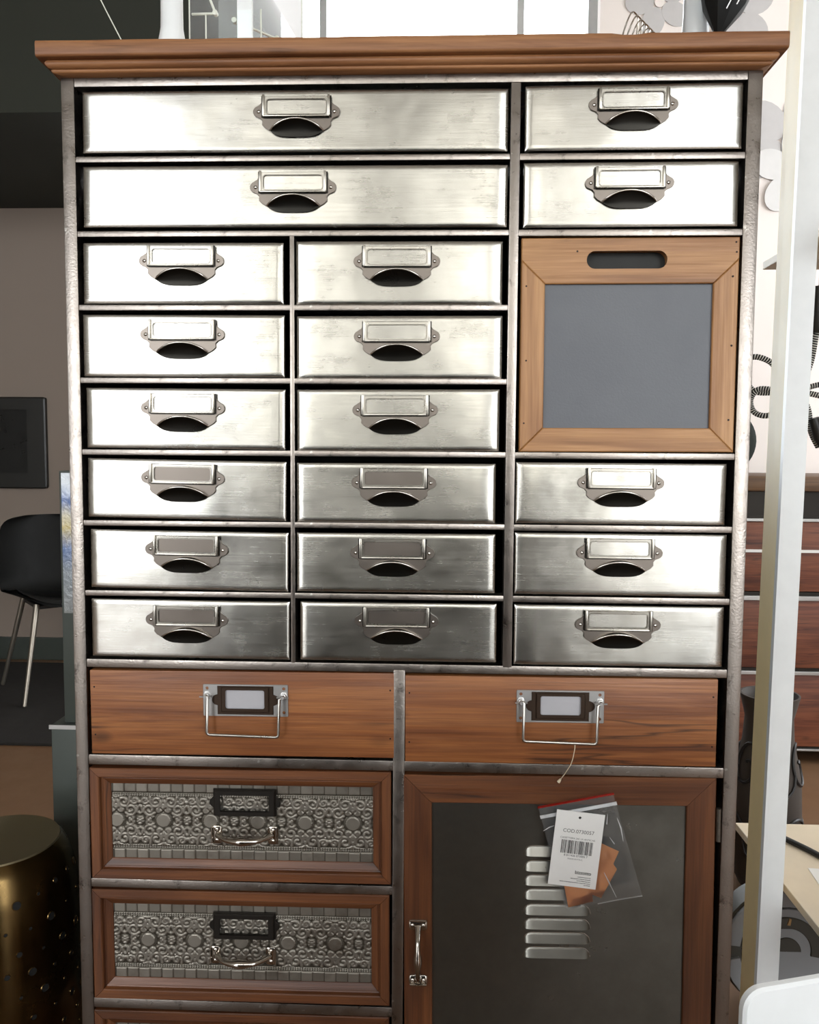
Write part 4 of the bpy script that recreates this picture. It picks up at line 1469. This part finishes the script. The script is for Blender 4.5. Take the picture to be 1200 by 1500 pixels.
def right_things():
    # tapered white post with cream side
    ps = thing('white_post', 'tall tapered white post with cream side standing right of the cabinet', 'post', (0, 0, 0))
    f = [(0.6337, 0.315, 0.0), (0.6720, 0.315, 0.0), (0.6990, 0.315, 2.3), (0.6590, 0.315, 2.3)]
    part('front_board', MB().add(f + [(x, 0.327, z) for x, y, z in f], [(0, 1, 2, 3), (4, 7, 6, 5), (0, 4, 5, 1), (1, 5, 6, 2), (2, 6, 7, 3), (3, 7, 4, 0)]).mesh('front_board', 'white'), ps)
    s = [(f[0][0], 0.327, 0), (f[3][0], 0.327, 2.3), (f[3][0] + .004, 0.395, 2.3), (f[0][0] + .002, 0.395, 0)]
    part('side_board', MB().add(s + [(x + 0.016, y, z) for x, y, z in s], [(0, 1, 2, 3), (4, 7, 6, 5), (0, 4, 5, 1), (1, 5, 6, 2), (2, 6, 7, 3), (3, 7, 4, 0)]).mesh('side_board', 'post_side'), ps, label='cream side board')
    # open shelf unit
    su = thing('shelf_unit', 'open beige shelf unit behind the white post', 'shelf', (0, 0, 0))
    part('shelf_board', MB().box(0.706, 1.30, 0.10, 0.640, 0.284, 0.300, 0.002).mesh('shelf_board', 'shelf'), su)
    part('shelf_board', MB().box(0.720, 1.30, 0.10, 0.640, 1.493, 1.509, 0.002).mesh('shelf_board', 'shelf'), su)
    part('side_panel', MB().box(1.30, 1.32, 0.10, 0.640, 0.0, 1.7, 0.002).mesh('side_panel', 'shelf'), su)
    pp = thing('paper_sheet', 'white paper sheet lying on the lower beige shelf', 'paper', (0.90, 0.37, 0.3003), rad(-6),
               mesh=MB().box(-0.13, 0.16, -0.1, 0.06, 0, 0.001).mesh('paper', 'paper'))
    cb = smooth_path([(0.74, 0.62, 0.306), (0.80, 0.52, 0.306), (0.835, 0.455, 0.306), (0.88, 0.42, 0.307), (0.95, 0.33, 0.307), (1.05, 0.25, 0.306), (1.2, 0.22, 0.306)], 6)
    thing('power_cable', 'black cable snaking across the lower beige shelf', 'cable', mesh=MB().tube(cb, 0.006, 8).mesh('power_cable', 'black_rubber', 60))
    # chest of drawers
    cx0, cx1, yf = 1.02, 2.1, 1.79
    cs = thing('chest_of_drawers', 'reddish wooden chest of drawers with metal rails against the pale wall', 'chest', (0, 0, 0))
    part('body', MB().box(cx0 + .01, cx1 - .01, yf + 0.02, 2.27, 0.055, 0.98, 0.003).mesh('body', 'chest_wood'), cs)
    part('top_board', MB().box(cx0 - .02, cx1 + .02, yf - 0.03, 2.28, 0.98, 1.035, 0.012).mesh('top_board', 'chest_top', 40), cs)
    part('top_panel', MB().box(cx0, cx1, yf + 0.004, yf + 0.02, 0.893, 0.98).mesh('top_panel', 'black_iron'), cs)
    rows = [(0.625, 0.872), (0.350, 0.592), (0.064, 0.325)]
    for k, (a, b_) in enumerate(rows):
        d = part('drawer', MB().box(cx0 + .012, cx1 - .012, yf, yf + 0.02, a, b_, 0.004).mesh('drawer', 'chest_wood', 40), cs)
        part('handle', MB().box(1.42, 1.66, yf - 0.02, yf - 0.001, (a + b_) / 2 - 0.012, (a + b_) / 2 + 0.006, 0.005).mesh('handle', 'black_iron'), d)
    part('pale_strip', MB().box(cx0 + .012, cx1 - .012, yf - 0.004, yf + 0.002, 0.764, 0.774).mesh('pale_strip', 'paper'), cs)
    for z, h in ((0.8735, 0.02), (0.593, 0.03), (0.326, 0.024), (0.05, 0.014)):
        part('rail', MB().box(cx0, cx1, yf - 0.008, yf + 0.02, z, z + h * 0.55, 0.002).mesh('rail', 'silver'), cs)
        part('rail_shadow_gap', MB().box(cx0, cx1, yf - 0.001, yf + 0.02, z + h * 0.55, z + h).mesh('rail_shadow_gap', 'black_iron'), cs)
    for x in (cx0 + 0.03, cx1 - 0.07):
        for y in (yf + 0.03, 2.22):
            part('foot', MB().box(x, x + 0.04, y, y + 0.04, 0, 0.055).mesh('foot', 'black_iron'), cs)
    # dark round case standing on the chest
    dc = thing('round_case', 'dark round case standing on edge on the chest, half behind the cabinet', 'case', (1.055, 1.86, 1.035))
    part('case_body', MB().lathe([(0.0001, -0.02), (0.105, -0.02), (0.12, -0.012), (0.12, 0.03), (0.0001, 0.03)], 40, (0, 0, 0.120), 'y').mesh('case_body', 'disc_dark', 40), dc)
    # pendant lamp cord hanging from the upper shelf
    pl = thing('pendant_cord', 'black and white braided lamp cord looped below the upper shelf', 'lamp cord', (0, 0, 0))
    D = 0.545
    def P(u, v):       # loop layout (in hundredths of the loop height) to the hanging plane
        return (0.6669 + (u - 1100) * 0.001336 + (v - 500) * 0.000049, D, 1.3324 - (v - 500) * 0.0013567)
    loops = [(1196, 488), (1192, 530), (1178, 556), (1160, 568), (1135, 571), (1112, 570), (1103, 585), (1106, 603), (1120, 609), (1140, 600), (1165, 580), (1190, 566), (1215, 562),
             (1232, 575), (1215, 581), (1188, 575), (1160, 566), (1142, 545), (1122, 529), (1100, 524), (1092, 545), (1108, 572), (1140, 575), (1168, 580), (1184, 600), (1192, 630), (1203, 655)]
    pts = []
    for i, (u, v) in enumerate(loops):
        p = P(u, v)
        pts.append((p[0], p[1] + 0.012 * math.sin(i * 1.3), p[2]))
    pts = smooth_path(pts, 7)
    mb = MB().tube(pts, 0.0056, 10, cap=True)
    me = bpy.data.meshes.new('cord')
    me.from_pydata(mb.v, [], mb.f)
    me.materials.append(M['striped'])
    uv = me.uv_layers.new(name='UVMap')
    ln = [0.0]
    for a, b_ in zip(pts[:-1], pts[1:]):
        ln.append(ln[-1] + (b_ - a).length)
    for poly in me.polygons:
        vs = list(poly.vertices)
        js = [v % 10 for v in vs]
        wrap = 9 in js and 0 in js
        for li, v in zip(poly.loop_indices, vs):
            j = v % 10
            uv.data[li].uv = (ln[min(v // 10, len(ln) - 1)], (j + (10 if wrap and j == 0 else 0)) / 10)
    me.polygons.foreach_set('use_smooth', [True] * len(me.polygons))
    part('cord', me, pl)
    hp = P(1198, 488)
    part('lamp_holder', MB().lathe([(0.0001, 0), (0.012, 0), (0.016, 0.006), (0.018, 0.05), (0.018, 0.09), (0.0001, 0.09)], 20).mesh('lamp_holder', 'black_plastic', 40), pl, hp, label='black lamp holder')
    part('hanger', MB().tube([(hp[0], hp[1], hp[2] + 0.088), (hp[0], hp[1], 1.4935)], 0.002, 6).mesh('hanger', 'black_plastic'), pl)
    e0 = P(1191, 612)
    e1 = P(1206, 660)
    part('plug', MB().tube([(e0[0], e0[1] - .006, e0[2]), ((e0[0] * .4 + e1[0] * .6), e0[1] - .006, (e0[2] * .4 + e1[2] * .6)), (e1[0], e1[1] - .006, e1[2])], [0.011, 0.012, 0.004], 10).mesh('plug', 'black_plastic', 60), pl, label='black plug')
    # dark scroll vase on the floor
    vz = thing('scroll_vase', 'tall dark floor vase with black scroll relief between cabinet and chest', 'vase', (0.895, 0.95, 0))
    vp = [(0.0001, 0), (0.06, 0), (0.075, 0.03), (0.088, 0.14), (0.082, 0.28), (0.062, 0.38), (0.058, 0.44), (0.072, 0.50), (0.067, 0.50), (0.054, 0.44), (0.0001, 0.42)]
    part('vessel', MB().lathe(vp, 36).mesh('vessel', 'vase', 50), vz)
    vr = lambda z: np.interp(z, [p[1] for p in vp[1:8]], [p[0] for p in vp[1:8]])
    for k in range(12):
        a0 = 2 * PI * (k % 6) / 6 + (0.5 if k >= 6 else 0)
        zc = 0.14 if k < 6 else 0.32
        sc = []
        for i in range(34):
            t = i / 33
            r = 0.055 * (1 - 0.8 * t)
            b_ = 2.6 * PI * t * (1 if k % 2 else -1)
            z = zc + r * math.sin(b_) * 1.3
            a = a0 + r * math.cos(b_) / 0.085
            rr = vr(z) + 0.001
            sc.append((rr * math.cos(a), rr * math.sin(a), z))
        part('scroll', MB().tube(sc, 0.0042, 6).mesh('scroll', 'vase_scroll', 60), vz)
    # grey round plaque on the floor below the shelf
    rd = thing('round_plaque', 'grey round plaque with dark concentric arcs on the floor under the lower shelf', 'plaque', (0.745, 0.455, 0.0))
    R_ = 0.126
    zc = R_
    part('plate', MB().prism(circle(0, zc, R_, 48), 0, 0.05, bev=0.004).mesh('plate', 'ring_dark', 40), rd)

    def ring(r0, r1, a0, a1, y, mat, nm, n=32):
        o = arc(0, zc, r1, a0, a1, n) + arc(0, zc, r0, a1, a0, n)
        part(nm, MB().prism(o, y, 0.001, bev=0.0008).mesh(nm, mat, 40), rd)
    ring(0.092, 0.122, -170, 175, -0.008, 'ring_grey', 'grey_ring')
    ring(0.0005, 0.086, -179, 179, -0.004, 'ring_grey', 'grey_disc')
    ring(0.048, 0.070, -10, 165, -0.0075, 'ring_dark', 'dark_arc')
    ring(0.0005, 0.028, 0, 180, -0.0075, 'ring_dark', 'dark_half_disc', 16)
    part('gold_mark', MB().prism([(-0.002, zc + .056), (0.004, zc + .055), (0.006, zc + .068), (0.002, zc + .069)], -0.0095, -0.007).mesh('gold_mark', 'gold'), rd)
    # white chair, back towards the cabinet; only the corner of its back is in the picture
    wc = thing('white_chair', 'white moulded chair, rounded corner of its back at the bottom right', 'chair', (0.464, -0.551, 0), rad(16))
    bk = rrect(-0.215, 0.215, 0.44, 0.752, 0.014, 6)
    part('backrest', MB().prism(bk, 0.0, 0.006, bev=0.002).mesh('backrest', 'white', 40), wc, (0, 0.0, 0), (0, 0, 0))
    part('seat', MB().box(-0.21, 0.21, -0.40, 0.012, 0.425, 0.443, 0.006).mesh('seat', 'white', 40), wc)
    for sx in (-1, 1):
        for y in (-0.37, -0.02):
            part('leg', MB().tube([(sx * 0.17, y, 0.426), (sx * 0.19, y * 1.04, 0.0)], [0.014, 0.010], 10).mesh('leg', 'legs', 60), wc)


right_things()
